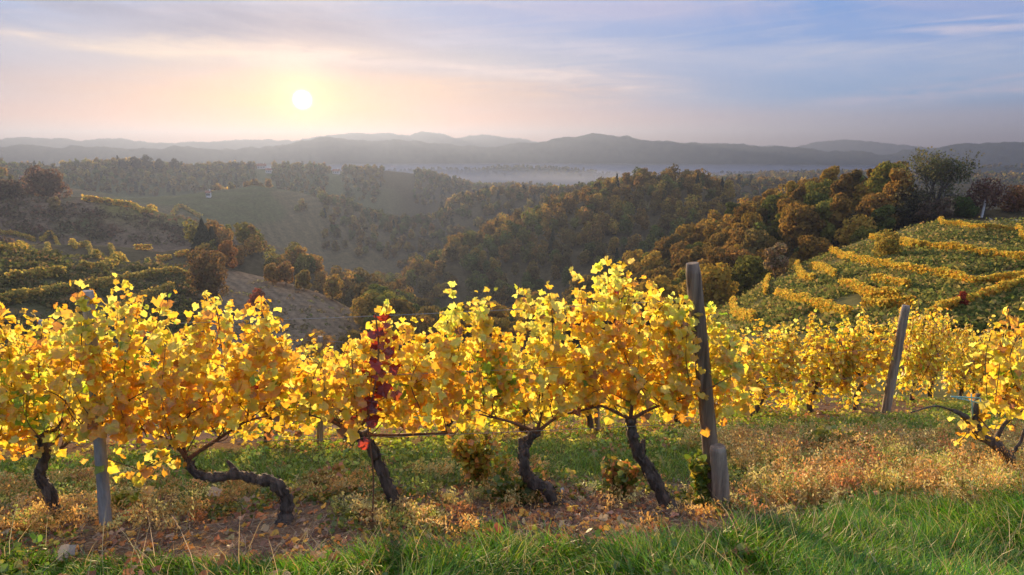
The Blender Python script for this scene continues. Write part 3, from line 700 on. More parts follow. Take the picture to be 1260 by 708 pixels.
big_leaf(180, 616, .14, (.60, .36, .12), 'large tan fallen leaf standing up beside the slim grey post')
big_leaf(265, 618, .13, (.55, .42, .28), 'broad pale leaf on the soil left of the flat vine trunk')
# small bushes under and between the rows
def bush(px, py, h, w, cols, wt, label, n=500, name='wild_shrub', size=.045):
    p = gpt(px, py); root = empty(name, p); tag(root, label, 'shrub')
    A = Acc(); tips = []
    for k in range(14):
        e = np.array([w * .5 * R.normal(), w * .3 * R.normal(), h * (.5 + .5 * R.random())]); s = smooth_path([(0, 0, -.02), e * (.5, .5, .6), e], 4); tips.append(s)
        V, Fs = tube(s, np.linspace(.005, .002, len(s)), 4); A.add(V, Fs)
    link('stems', A.build('stems', [M_cane], True), root)
    cen = np.concatenate([s[R.integers(2, len(s), n // 14)] for s in tips]) + R.normal(size=((n // 14) * 14, 3)) * w * .12; m = len(cen)
    V, Fs, c = stamp(SL, SLF, cen, rotmats(m, np.tile([0, 0, .6], (m, 1)), .9), size * (.5 + R.random(m)), pick(cols, wt, m), .05)
    link('leaves', mesh('shrub_leaves', V, Fs, c, [M_grass]), root)
bush(590, 596, .55, .32, [(.60,.45,.05),(.45,.42,.05),(.62,.28,.05),(.25,.28,.03)], [3,2,1.5,1], 'yellow and orange shrub behind the front row between the third and fourth vines', 900)
bush(640, 618, .25, .28, [(.12,.17,.02),(.25,.26,.03),(.35,.25,.05)], [3,2,1], 'low dark green shrub at the foot of the crooked middle vine', 600)
bush(765, 612, .35, .25, [(.16,.20,.02),(.5,.22,.06),(.4,.34,.05)], [2,2,2], 'mixed green and rusty shrub left of the stout leaning trunk', 600)
bush(862, 622, .45, .18, [(.12,.19,.02),(.22,.28,.03),(.5,.4,.05)], [3,2,1], 'green shrub growing at the foot of the tall dark post', 600)
bush(1010, 560, .30, .45, [(.2,.24,.03),(.4,.3,.08),(.3,.3,.04)], [2,2,2], 'olive shrub behind the dry weeds right of the posts', 700)
bush(150, 628, .14, .12, [(.3,.34,.03),(.5,.45,.05)], [2,2], 'small lime weed beside the slim grey post', 150)
bush(395, 600, .16, .20, [(.5,.35,.08),(.4,.30,.06),(.5,.2,.08)], [2,2,1], 'dry tan weed tuft between the second and third vines', 300)

# ------------------------------------------------------------------ hill rows of vines
def hill_row(pix, rmin, h, w, dens, size, cols, wt, label, group, name='vine_row', cat='vine row'):
    pts = np.array([hit(px, py, rmin) for px, py in pix])
    # keep the line free of jumps to a farther slope
    if len(pts) > 2: p = smooth_path(pts, 8)
    else: p = pts
    L = np.concatenate([[0], np.cumsum(np.linalg.norm(np.diff(p[:, :2], axis=0), axis=1))])
    n = max(40, int(L[-1] * dens)); t = R.random(n) * L[-1]
    x = np.interp(t, L, p[:, 0]); y = np.interp(t, L, p[:, 1])
    lump = .85 + .35 * vn(t / 1.3 + 50 * R.random(), t * 0 + 3)
    hh = h * lump
    x = x + w * .5 * R.normal(size=n); y = y + w * .5 * R.normal(size=n)
    z = terrain(x, y) + .15 + hh * R.random(n) ** .8
    cen = np.stack([x, y, z], 1); base = p[len(p) // 2].copy(); base[2] = terrain(base[0], base[1])
    V, Fs, c = stamp(CL, CLF, cen - base, rotmats(n, np.tile([0, 0, .5], (n, 1)), .9), size * (.5 + R.random(n)), pick(cols, wt, n), .12)
    o = link(name, mesh(name, V, Fs, c, [M_crown]), loc=base); tag(o, label, cat, group); return o
def S(l, ox): return [(ox + a / 3., 170 + b / 3.) for a, b in l]
YR = [(.74,.48,.06),(.76,.60,.10),(.66,.34,.06),(.55,.40,.06),(.25,.26,.04)]; YW = [2.6,2.4,1.2,1.6,1.1]
GR = [(.10,.14,.025),(.16,.19,.03),(.22,.20,.04),(.30,.22,.06)]; GW = [3,3,1.5,.8]
spur = [
 (S([(850,310),(900,318),(960,325)], 840), 'short yellow vine row just below the track at the top of the spur'),
 (S([(965,328),(1030,334),(1100,345),(1220,354)], 840), 'yellow vine row under the white post at the top of the spur'),
 (S([(1235,345),(1262,385),(1330,395)], 840), 'yellow vine row at the right edge near the top of the spur'),
 (S([(690,378),(740,384),(800,396),(862,412),(890,415)], 840), 'orange vine row on the left half of the spur, second terrace down'),
 (S([(735,400),(800,408),(850,415)], 840), 'bright short vine row doubled below the second terrace of the spur'),
 (S([(890,415),(1000,425),(1130,447)], 840), 'long yellow vine row across the middle of the spur'),
 (S([(1145,448),(1220,462),(1330,480)], 840), 'yellow vine row running off the right edge at mid-height of the spur'),
 (S([(545,425),(590,450),(630,468)], 840), 'short orange row bending down at the left shoulder of the spur'),
 (S([(632,464),(690,478),(740,488),(830,505),(875,513)], 840), 'yellow vine row on the third terrace left of the spur centre'),
 (S([(880,514),(980,535),(1080,562),(1160,556),(1330,520)], 840), 'yellow vine row above the red bush on the spur'),
 (S([(410,470),(430,510),(480,540)], 840), 'curled yellow row near the left end of the spur'),
 (S([(470,490),(520,500),(560,525)], 840), 'pale yellow row below the left shoulder of the spur'),
 (S([(580,558),(640,575),(700,600),(800,610)], 840), 'broad orange row in the lower middle of the spur'),
 (S([(330,505),(308,545),(305,585)], 840), 'short steep yellow row at the left foot of the spur'),
 (S([(345,590),(420,618),(520,650),(610,685)], 840), 'long orange row descending along the spur foot'),
 (S([(180,600),(185,650),(260,690)], 840), 'lowest yellow row at the left tip of the spur'),
 (S([(1320,540),(1260,560),(1130,605),(1000,650),(900,690)], 840), 'large bright vine row climbing to the right at the spur foot'),
 (S([(700,545),(770,555),(830,575)], 840), 'faded yellow row below the third terrace of the spur'),
 (S([(660,640),(760,650),(850,640)], 840), 'orange row just above the second vine row behind the leaning pale post'),
]
for p, lab in spur:
    hill_row(p, 24, .78, .20, 330, .12, YR, YW, lab, 'vine rows on the terraced spur')
# scrub on the terrace banks of the spur
def bank(N, pxr, pyr, rmin, rmax, h, size, cols, wt, label, name='bank_vegetation', thr=-.08, clump=8, spread=.5, pxf=None):
    px = R.uniform(*pxr, N); py = R.uniform(*pyr, N)
    az, t = azz(px, py); r = np.geomspace(rmin, rmax, 260)
    X = r[None] * np.sin(az)[:, None]; Y = r[None] * np.cos(az)[:, None]; Z = terrain(X, Y); zr = CAMZ + r[None] * t[:, None]
    b = zr < Z; ok = b.any(1) & ~b[:, 0]; i = b.argmax(1); k = np.nonzero(ok)[0]
    x = X[k, i[k]]; y = Y[k, i[k]]; q = fbm(x / 5. + 3, y / 5., 3) > thr; x = x[q]; y = y[q]; n = len(x)
    X = np.repeat(x, clump) + spread * R.normal(size=n * clump); Y = np.repeat(y, clump) + spread * R.normal(size=n * clump); m = n * clump
    Z = terrain(X, Y) + h * R.random(m) * np.repeat(.2 + .8 * R.random(n), clump)
    V, Fs, c = stamp(CL, CLF, np.stack([X, Y, Z], 1), rotmats(m, np.tile([0, 0, .6], (m, 1)), .8), size * (.5 + R.random(m)), np.repeat(pick(cols, wt, n), clump, 0) * (1 + .12 * R.normal(size=(m, 1))), .12)
    o = link(name, mesh(name, V, Fs, c, [M_crown])); tag(o, label, 'undergrowth', kind='stuff')
bank(15000, (880, 1330), (268, 410), 26, 140, .65, .19, [(.12,.15,.04),(.18,.20,.05),(.28,.25,.07),(.40,.30,.10)], [2.4,3,2,2], 'green scrub covering the terrace banks of the spur')
LR = [
 (S([(-60,350),(0,358),(60,365),(130,385)], 0), 'topmost golden vine row at the left edge terraces'),
 (S([(150,385),(210,392),(280,412)], 0), 'golden vine row continuing right of the topmost left row'),
 (S([(-40,432),(80,415),(180,405)], 0), 'dull yellow row second from the top on the left terraces'),
 (S([(300,490),(420,472),(550,466)], 0), 'long pale row on the third left terrace'),
 (S([(580,456),(630,450)], 0), 'short golden row in the middle right of the left terraces'),
 (S([(650,442),(730,435)], 0), 'golden row at the right tip of the left terraces'),
 (S([(40,540),(160,520),(240,510)], 0), 'dull row on the fourth left terrace near the edge'),
 (S([(350,562),(480,535),(620,510),(700,520)], 0), 'long faded row above the ploughed slope'),
 (S([(170,590),(300,570),(360,560)], 0), 'faded row behind the tall leaves near the slim post'),
 (S([(0,625),(90,605),(170,595)], 0), 'lowest faded row at the left edge'),
 (S([(300,405),(335,425),(360,445)], 0), 'short green and gold row sloping down on the left terraces'),
 (S([(410,410),(418,445)], 0), 'tiny steep row beside the grassy patch'),
 (S([(500,412),(560,416)], 0), 'small bright row on the grassy patch'),
 (S([(410,655),(560,600),(640,570)], 0), 'dull row just above the vine tops left of the ploughed slope'),
]
LRC = [(.62,.42,.08),(.70,.52,.10),(.46,.34,.08),(.28,.26,.06)]
for i, (p, lab) in enumerate(LR):
    br = i in (0, 1, 4, 5, 12)
    hill_row(p, 60, 1.8, .6, 95, .38, YR if br else LRC, YW if br else [2, 1.4, 2, 2], lab, 'vine rows on the left terraces')
hill_row(S([(310,235),(380,242),(480,256),(560,270),(640,285),(740,296)], 0), 260, 2.6, 1.2, 40, .9, YR, YW, 'long thin golden vine row along the edge of the brown hillside', None)
bank(5200, (-60, 240), (298, 420), 70, 215, 1.6, .5, [(.11,.12,.035),(.17,.16,.05),(.24,.19,.07),(.30,.19,.08)], [3,3,2,1], 'dull scrub on the banks of the left terraces', thr=-.02, spread=.8)
bank(420, (222, 470), (325, 430), 120, 240, .6, .35, [(.2,.17,.08),(.3,.22,.1),(.16,.17,.06)], [2,2,1], 'sparse dry scrub on the ploughed slope', thr=-.3, spread=.5)
bank(2600, (-60, 330), (222, 300), 230, 520, 2.2, 1.0, [(.12,.09,.05),(.20,.12,.07),(.16,.13,.06)], [3,2,2], 'brown scrub on the hillside at the left', thr=.02, spread=2.)

# ------------------------------------------------------------------ trees
def crown_mesh(name, H, W, lobes, n, size, base=.18, sparse=.0, droop=0., mat=M_crown_obj, col=(1, 1, 1), cv=.22):
    """crown of leaf clumps spread over a number of lobes; point colours only carry the clump to clump variation"""
    Cn = []; 
    L = []
    for k in range(lobes):
        t = (k + .5) / lobes; z = H * (base + (1 - base) * (.15 + .78 * t)); f = math.sqrt(max(.05, 1 - ((t - .42) / .68) ** 2))
        a = k * 2.4 + R.random(); rad = W * .5 * f * (.30 + .35 * R.random())
        L.append((np.array([math.cos(a) * rad, math.sin(a) * rad, z]), W * (.17 + .10 * R.random()) * (.7 + .5 * f), R.random()))
    L.append((np.array([0, 0, H * (base + (1 - base) * .45)]), W * .33, .5))
    per = np.array([l[1] ** 2 for l in L]); per = (per / per.sum() * n).astype(int); cs = []
    for (c0, rr, cc), m in zip(L, per):
        g = R.normal(size=(m, 3)); g /= np.linalg.norm(g, axis=1)[:, None]; q = rr * (.72 + .34 * R.random(m) ** .7)[:, None]
        Cn.append((c0 + g * q * (1, 1, .85), g)); cs.append(np.full(m, 1 + .28 * (cc - .5)))
    cen = np.concatenate([a for a, b in Cn]); nr = np.concatenate([b for a, b in Cn]); m = len(cen); cs = np.concatenate(cs)
    cc = np.asarray(col) * (cs * (1 + cv * R.normal(size=m)))[:, None] * (1 + .07 * R.normal(size=(m, 3)))
    V, Fs, c = stamp(CL, CLF, cen, rotmats(m, nr, .75), size * (.5 + R.random(m)), np.clip(cc, .002, 1.6), .14)
    return V, Fs, c
def conifer_mesh(H, W, n, size):
    t = R.random(n) ** .7; z = H * (.08 + .92 * (1 - t)); rad = W * .5 * t * (.75 + .4 * (np.sin(z * 3.2) * .3 + R.random(n) * .7)); a = R.random(n) * 2 * PI
    cen = np.stack([np.cos(a) * rad, np.sin(a) * rad, z], 1); nr = np.stack([np.cos(a), np.sin(a), .5 + 0 * a], 1)
    c = np.ones((n, 3)) * (1 + .2 * R.normal(size=(n, 1)))
    return stamp(CL, CLF, cen, rotmats(n, nr, .5), size * (.5 + R.random(n)), np.clip(c, .1, 1.6), .12)
def trunk_mesh(H, r0, limbs=5, W=6.):
    A = Acc(); p = smooth_path([(0, 0, -.8), (.1 * R.normal(), .1 * R.normal(), H * .4), (.3 * R.normal(), .3 * R.normal(), H * .85)], 5)
    V, Fs = tube(p, np.linspace(r0, r0 * .3, len(p)), 8, .06); A.add(V, Fs)
    for k in range(limbs):
        i = int(len(p) * (.35 + .5 * k / limbs)); i = min(i, len(p) - 1); a = k * 2.4; e = p[i] + np.array([math.cos(a) * W * .35, math.sin(a) * W * .35, H * .22])
        q = smooth_path([p[i], (p[i] + e) / 2 + (0, 0, .2), e], 4); V, Fs = tube(q, np.linspace(r0 * .45, r0 * .1, len(q)), 5); A.add(V, Fs)
    return A
treek = []
for k in range(7):
    H = 9.0; W = (6.5, 7.5, 5.2, 8.2, 6.0, 7.0, 4.6)[k]
    V, Fs, c = crown_mesh('crown', H, W, (9, 11, 8, 13, 7, 12, 8)[k], 2600, .42, .12)
    treek.append((mesh('tree_trunk', *(lambda A: (np.concatenate(A.V), [np.concatenate(v) for v in A.F.values()]))(trunk_mesh(H, .16, 5, W)), None, [M_treebark], True),
                  mesh('tree_crown', V, Fs, c, [M_crown_obj])))
conk = []
for k in range(2):
    V, Fs, c = conifer_mesh(11, (4.6, 3.6)[k], 1800, .42)
    conk.append((mesh('conifer_trunk', *(lambda A: (np.concatenate(A.V), [np.concatenate(v) for v in A.F.values()]))(trunk_mesh(10, .14, 0)), None, [M_treebark], True), mesh('conifer_crown', V, Fs, c, [M_crown_obj])))
TP = {}                                                      # one original of each kind; the rest are copies of it and its parts
def tree(kind, k, loc, s, col, label, cat, group, sz=None, rot=None):
    key = (kind, k)
    if key not in TP:
        t, cr = (treek if kind == 'broadleaf_tree' else conk)[k % (7 if kind == 'broadleaf_tree' else 2)]
        o = bpy.data.objects.new(kind, None); C.objects.link(o); a = link('trunk', t, o); b = link('crown', cr, o); TP[key] = o
    else: o = dup(TP[key])
    for ch in o.children:
        if ch.name.startswith('crown'): ch.color = (*col, 1)
    o.location = [float(v) for v in loc]; o.scale = (s, s, s * (sz or 1)); o.rotation_euler = (0, 0, R.random() * 6.28 if rot is None else rot)
    for kk in ('label', 'category', 'group'):
        if kk in o: del o[kk]
    tag(o, label, cat, group); return o
# colours of the autumn woods
AUT = np.array([(.24,.145,.045),(.31,.20,.05),(.19,.13,.045),(.18,.17,.045),(.11,.125,.038),(.24,.145,.05),(.38,.26,.06),(.16,.12,.05)])
AW = np.array([3, 2.5, 3, 2.5, 2, 1.6, 1.2, 2.])
spots = []                                                   # x, y, scale, colour, px, range
def scatter(pxr, a, b, frac, step, mask=None, hs=1., tint=(1, 1, 1), conf=.0):
    """trees over the strip between two crest or valley lines; frac widens it"""
    az0, az1 = float(azz(pxr[0], 250)[0]), float(azz(pxr[1], 250)[0])
    aa = np.linspace(az0, az1, 60); rr, _ = node_rz(aa)
    ra = rr[:, a] + (rr[:, min(a + 1, K - 1)] - rr[:, a]) * frac[0]; rb = rr[:, b] + (rr[:, min(b + 1, K - 1)] - rr[:, b]) * frac[1]
    rmin, rmax = ra.min(), rb.max()
    xs = np.arange(rmax * math.sin(az0) - 5, rmax * math.sin(az1) + 5, step); ys = np.arange(rmin * .7, rmax + 5, step)
    X, Y = np.meshgrid(xs, ys); X = (X + step * .38 * R.normal(size=X.shape)).ravel(); Y = (Y + step * .38 * R.normal(size=Y.shape)).ravel()
    A = np.arctan2(X, Y); Rr = np.hypot(X, Y)
    k = (A > az0) & (A < az1) & (Rr > np.interp(A, aa, ra)) & (Rr < np.interp(A, aa, rb)); X, Y, Rr = X[k], Y[k], Rr[k]
    px, py = project(np.stack([X, Y, terrain(X, Y)], 1))
    if mask is not None: q = mask(px, py, X, Y, Rr); X, Y, Rr, px, py = X[q], Y[q], Rr[q], px[q], py[q]
    n = len(X); patch = fbm(X / 60. + 8, Y / 60., 3); w = AW[None] * np.exp(np.stack([3*patch, 5*patch, -2*patch, 0*patch, -6*patch, 2*patch, 6*patch, -3*patch], 1)); w /= w.sum(1)[:, None]
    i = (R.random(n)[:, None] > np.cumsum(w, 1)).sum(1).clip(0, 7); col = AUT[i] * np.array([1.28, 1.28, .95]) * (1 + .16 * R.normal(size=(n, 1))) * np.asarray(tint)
    for j in range(n): spots.append((X[j], Y[j], hs * (.72 + .5 * R.random()), np.clip(col[j], .01, .6), px[j], py[j], Rr[j], R.random() < conf))
# near forest ridge on the right, from the valley side over its crest
scatter((560, 1106), 5, 7, (.25, .35), 5.2, lambda px, py, X, Y, Rr: (Rr > 104) & ~((px > 880) & (Rr < np.interp(px, [880, 940, 1000, 1060, 1130], [108, 122, 132, 140, 150]))), .9)
scatter((420, 700), 4, 7, (.3, .35), 7.0, lambda px, py, X, Y, Rr: (px > 430) & (Rr > 105), .95)
# central ridge
scatter((455, 900), 8, 9, (.25, .30), 8.0, None, 1.0, (.95, .95, 1), .03)
scatter((236, 520), 6, 7, (.55, .4), 7.0, lambda px, py, X, Y, Rr: ~((px < 250) & (Rr < 255)), .95, (1.05, .95, .9), .0)
vis = []
for s in spots:
    x, y, h, c, px, py, r, cf = s
    if -30 < px < 1290 and py < 460: vis.append(s)
vis.sort(key=lambda s: s[6] / s[2])
# hide what other slopes cover: line of sight to the tree top
def seen(s):
    x, y, h, c, px, py, r, cf = s
    t = np.linspace(.15, .985, 90); zt = float(terrain(x, y)) + 9.0 * h
    z = CAMZ + (zt - CAMZ) * t
    return bool((terrain(x * t, y * t) < z).all())
vis = [s for s in vis if seen(s)]
named = vis[:285]; rest = vis[285:]
CN = [('rust brown', 0), ('amber', 1), ('brown', 2), ('olive', 3), ('dark green', 4), ('russet', 5), ('golden', 6), ('dull brown', 7)]
for s in named:
    x, y, h, c, px, py, r, cf = s
    z = float(terrain(x, y)); ridge = 'near ridge' if r < 260 else 'far slope'
    i = int(np.argmin([np.abs(c / c.sum() - a / a.sum()).sum() + .8 * abs(c.sum() - a.sum()) for a in AUT * np.array([1.28, 1.28, .95])]))
    nm = CN[i][0]
    side = 'on the ridge right of the valley' if px > 640 else ('in the valley bottom' if px > 430 else 'in the tree band left of the valley')
    if cf: tree('conifer', int(R.integers(2)), (x, y, z), h, (.035, .05, .025), 'dark conifer among the autumn trees ' + side, 'tree', 'conifers ' + side, 1.1)
    else: tree('broadleaf_tree', int(R.integers(7)), (x, y, z), h, c, f'{nm} broadleaf tree in the autumn woods {side}', 'tree', f'{nm} woodland trees {side}', .85 + .35 * R.random())
# the rest of the woods
def woods(name, label, S_, nf, size):
    A = Acc(); T = []
    for k in range(6): T.append(crown_mesh('c', 9., (6.5, 7.8, 5.6, 8.2, 7.0, 6)[k], 8, nf, size, .1))
    Tc = conifer_mesh(11, 4.2, nf, size)
    for s in S_:
        x, y, h, c, px, py, r, cf = s; V, Fs, cc = Tc if cf else T[int(R.integers(6))]
        a = R.random() * 6.28; ca, sa = math.cos(a), math.sin(a)
        W = np.stack([V[:, 0] * ca - V[:, 1] * sa, V[:, 0] * sa + V[:, 1] * ca, V[:, 2] * (.85 + .3 * R.random())], 1) * h + (x, y, float(terrain(x, y)))
        A.add(W, Fs, cc * (np.array([.035, .05, .025]) if cf else c))
    if A.n: o = link(name, A.build(name, [M_crown])); tag(o, label, 'woods', kind='stuff')
woods('forest', 'autumn woods covering the central ridge beyond the valley', rest, 560, .62)
# farther woods
def far_scatter(*a, **k):
    spots.clear(); scatter(*a, **k); return [s for s in spots if -30 < s[4] < 1290 and seen(s)]
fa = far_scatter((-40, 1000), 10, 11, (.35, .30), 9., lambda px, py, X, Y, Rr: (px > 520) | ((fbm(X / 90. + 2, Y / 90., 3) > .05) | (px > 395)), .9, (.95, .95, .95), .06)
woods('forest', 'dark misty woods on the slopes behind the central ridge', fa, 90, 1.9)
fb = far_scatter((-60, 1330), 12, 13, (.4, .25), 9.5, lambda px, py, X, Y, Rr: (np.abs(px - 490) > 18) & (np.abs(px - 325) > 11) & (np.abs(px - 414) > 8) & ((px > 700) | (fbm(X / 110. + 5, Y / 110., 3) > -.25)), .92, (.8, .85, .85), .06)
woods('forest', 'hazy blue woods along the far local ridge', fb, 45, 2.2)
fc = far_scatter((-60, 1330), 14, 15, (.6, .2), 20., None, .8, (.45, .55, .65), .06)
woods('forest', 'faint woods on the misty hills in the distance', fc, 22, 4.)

# single trees that stand out
def solo(px, py, rmin, h, w, col, label, n=2600, size=.35, lobes=9, base=.08, name='broadleaf_tree', cat='tree', conif=False, z=None):
    p = hit(px, py, rmin); root = empty(name, p); tag(root, label, cat)
    A = trunk_mesh(h * .9, .03 * h / 2 + .04, 4, w); link('trunk', mesh('tree_trunk', np.concatenate(A.V), [np.concatenate(v) for v in A.F.values()], None, [M_treebark], True), root)
    V, Fs, c = conifer_mesh(h, w, n, size) if conif else crown_mesh('c', h, w, lobes, n, size, base)
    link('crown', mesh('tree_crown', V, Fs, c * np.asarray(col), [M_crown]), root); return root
solo(258, 372, 120, 11.0, 9, (.24,.145,.05), 'round olive brown tree beside the ploughed slope', 3200, .42, 10)
solo(278, 333, 120, 8.0, 6.5, (.34,.16,.045), 'orange tree behind the round olive brown tree', 2200, .4)
solo(294, 330, 120, 7.0, 5.5, (.40,.22,.05), 'golden tree at the top of the ploughed slope', 2200, .4)
solo(318, 383, 120, 4.8, 4.6, (.42,.12,.05), 'small red-orange bush on the ploughed slope', 1500, .3, 7)
solo(396, 446, 100, 6.0, 7, (.42,.24,.06), 'round orange bush showing through the gap in the front vines', 1800, .3, 8)
solo(252, 318, 200, 13.5, 10, (.045,.055,.03), 'tall dark conifer at the left end of the tree band', 2600, .55, name='conifer', conif=True)
solo(263, 318, 200, 11, 8.5, (.05,.055,.03), 'shorter dark conifer beside the tall one at left', 2200, .55, name='conifer', conif=True)
for px, py, h, c, nm in ((335,350,5.5,(.40,.24,.06),'first'), (352,352,6,(.36,.20,.06),'second'), (374,358,5,(.32,.22,.05),'third'), (396,362,8,(.42,.24,.05),'fourth'), (410,370,6.5,(.36,.24,.06),'fifth')):
    solo(px, py, 130, h, h * .8, c, nm + ' golden tree from the left along the lower edge of the tree band', 1400, .4)
solo(60, 243, 300, 13, 20, (.20,.115,.065), 'wide reddish-brown tree on the crest of the left hillside', 2200, 1.0, 10, .05)
solo(10, 243, 300, 7, 15, (.20,.13,.07), 'low russet thicket at the left edge of the hillside', 1500, .9, 8, .05)
solo(68, 262, 300, 7, 6, (.36,.25,.09), 'small pale gold tree on the brown hillside', 900, .7, 6)
solo(905, 365, 90, 9.5, 8.0, (.30,.17,.05), 'rounded tawny tree in front of the woods left of the spur', 3600, .32, 10, .05)
solo(953, 345, 95, 4.6, 3.2, (.30,.22,.12), 'small pale beige tree between the woods and the spur', 1400, .24, 6)
solo(868, 372, 90, 7.5, 7, (.13,.10,.05), 'dull brown tree below the tawny tree', 2600, .35, 9)
solo(1185, 268, 100, 3.4, 4.6, (.10,.14,.035), 'dense round evergreen shrub at the top of the spur', 2600, .22, 8, .0, 'shrub', 'shrub')
solo(1211, 266, 118, 6.2, 9.0, (.17,.09,.06), 'brown spreading tree behind the white post', 1500, .30, 10, .25)
solo(1248, 262, 118, 5.0, 6, (.28,.14,.06), 'rusty bush at the right edge beyond the track', 1600, .3, 7, .0, 'shrub', 'shrub')
solo(1120, 275, 100, 6.5, 9, (.11,.10,.05), 'dark tangled thicket left of the tall airy tree', 2600, .35, 10, .0, 'thicket', 'thicket')
solo(1075, 288, 100, 5.6, 8, (.09,.11,.04), 'dark green thicket on the upper edge of the spur', 2600, .35, 10, .0, 'thicket', 'thicket')
solo(1040, 298, 95, 5.8, 7, (.12,.10,.05), 'brownish thicket above the orange terrace rows', 2200, .35, 9, .0, 'thicket', 'thicket')
solo(1150, 274, 110, 4.0, 7, (.16,.11,.07), 'low brown brush under the tall airy tree', 1600, .3, 8, .0, 'thicket', 'thicket')
solo(615, 366, 150, 8, 7, (.26,.24,.06), 'pale yellow-green tree low on the central slope', 2200, .45, 8)
solo(857, 246, 250, 14, 5, (.04,.05,.03), 'pointed dark conifer standing above the saddle', 1200, .7, name='conifer', conif=True)
solo(792, 224, 300, 11, 9, (.07,.07,.03), 'dark tree crowning the central ridge', 1400, .7)
solo(1092, 318, 45, 2.6, 3.2, (.40,.30,.06), 'round yellow-green bush among the spur rows', 1600, .16, 8, .0, 'shrub', 'shrub')
solo(1180, 385, 30, 1.25, .9, (.40,.08,.04), 'bright red bush between the spur rows', 900, .10, 6, .0, 'shrub', 'shrub')
for px, py, h, w, n_ in ((152,210,13,14,'leftmost and bushy'), (168,210,16,15,'broad'), (182,212,22,17,'tallest'), (197,212,17,13,'narrow'), (216,212,18,14,'thin rightmost')):
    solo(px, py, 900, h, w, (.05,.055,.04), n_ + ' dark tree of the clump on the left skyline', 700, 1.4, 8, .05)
for px, py, h, w in ((272,210,8,11),(290,210,11,16),(308,210,12,14)):
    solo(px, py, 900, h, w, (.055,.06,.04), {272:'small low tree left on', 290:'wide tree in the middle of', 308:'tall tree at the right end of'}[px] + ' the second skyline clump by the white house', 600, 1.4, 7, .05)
# tall airy tree with bare limbs showing
def airy():
    p = hit(1150, 268, 105); H = 12.5; root = empty('broadleaf_tree', p); tag(root, 'tall airy grey-green tree standing alone at the top of the spur', 'tree')
    A = Acc(); ends = []
    def limb(q, d, L, r, dep):
        e = q + d * L; m = (q + e) / 2 + R.normal(size=3) * L * .07; s = smooth_path([q, m, e], 4); V, Fs = tube(s, np.linspace(r, r * .6, len(s)), 7 if dep < 3 else 4, .04); A.add(V, Fs)
        if dep >= 2: ends.append(s[2:])
        if dep == 5: return
        for k in range(3 if dep < 3 else 2):
            dd = d + R.normal(size=3) * (.50 + .06 * dep) + np.array([0, 0, .12]); dd /= np.linalg.norm(dd); limb(e if k else s[-2], dd, L * (.70 + .14 * R.random()), r * .58, dep + 1)
    for k, (dx, dy) in enumerate(((-.35, 0), (.3, .2), (.02, -.1), (.1, .3))):
        d = np.array([dx, dy, 1.]); limb(np.array([.25 * dx, .25 * dy, -.5]), d / np.linalg.norm(d), 3.1, .17, 0)
    link('trunk', A.build('tree_trunk', [M_treebark], True), root)
    q = np.concatenate(ends); q = q[R.integers(0, len(q), 5200)] + R.normal(size=(5200, 3)) * .38
    V, Fs, c = stamp(CL, CLF, q, rotmats(5200), .17 * (.5 + R.random(5200)), pick([(.13,.14,.06),(.18,.16,.07),(.09,.10,.05)], [3,2,2], 5200))
    link('crown', mesh('tree_crown', V, Fs, c, [M_crown]), root)
    zmax = max(float(V[:, 2].max()), 1); root.scale = (H / zmax * 1.12,) * 3
airy()

# white post and track on the spur
def crest_things():
    p = hit(1207, 268, 100); q = P(1213, 244, float(np.hypot(p[0], p[1]))) - p
    s = smooth_path([(0, 0, -.3), q * .5 + (.12, 0, 0), q], 6); V, Fs = tube(s, np.linspace(.22, .17, len(s)), 10, .10)
    o = link('post', mesh('white_post', V, Fs, None, [M_wall], True), loc=p); tag(o, 'whitish crooked post on the crest of the spur', 'post')
    tr = np.array([hit(px, py, 100) for px, py in [(1222,271),(1245,271.5),(1262,272),(1330,275)]]); s = smooth_path(tr, 6)
    L = s - np.array([0, 1.2, 0]); Rr = s + np.array([0, 1.2, 0]); V = np.stack([L, Rr], 1).reshape(-1, 3); V[:, 2] = terrain(V[:, 0], V[:, 1]) + .06
    n = len(s); Q = np.array([(2*i, 2*i+2, 2*i+3, 2*i+1) for i in range(n - 1)])
    o = link('path', mesh('path', V, [Q], np.zeros((len(V), 3)) + (.38, .33, .28), [groundmat('track', 3)])); tag(o, kind='structure')
crest_things()

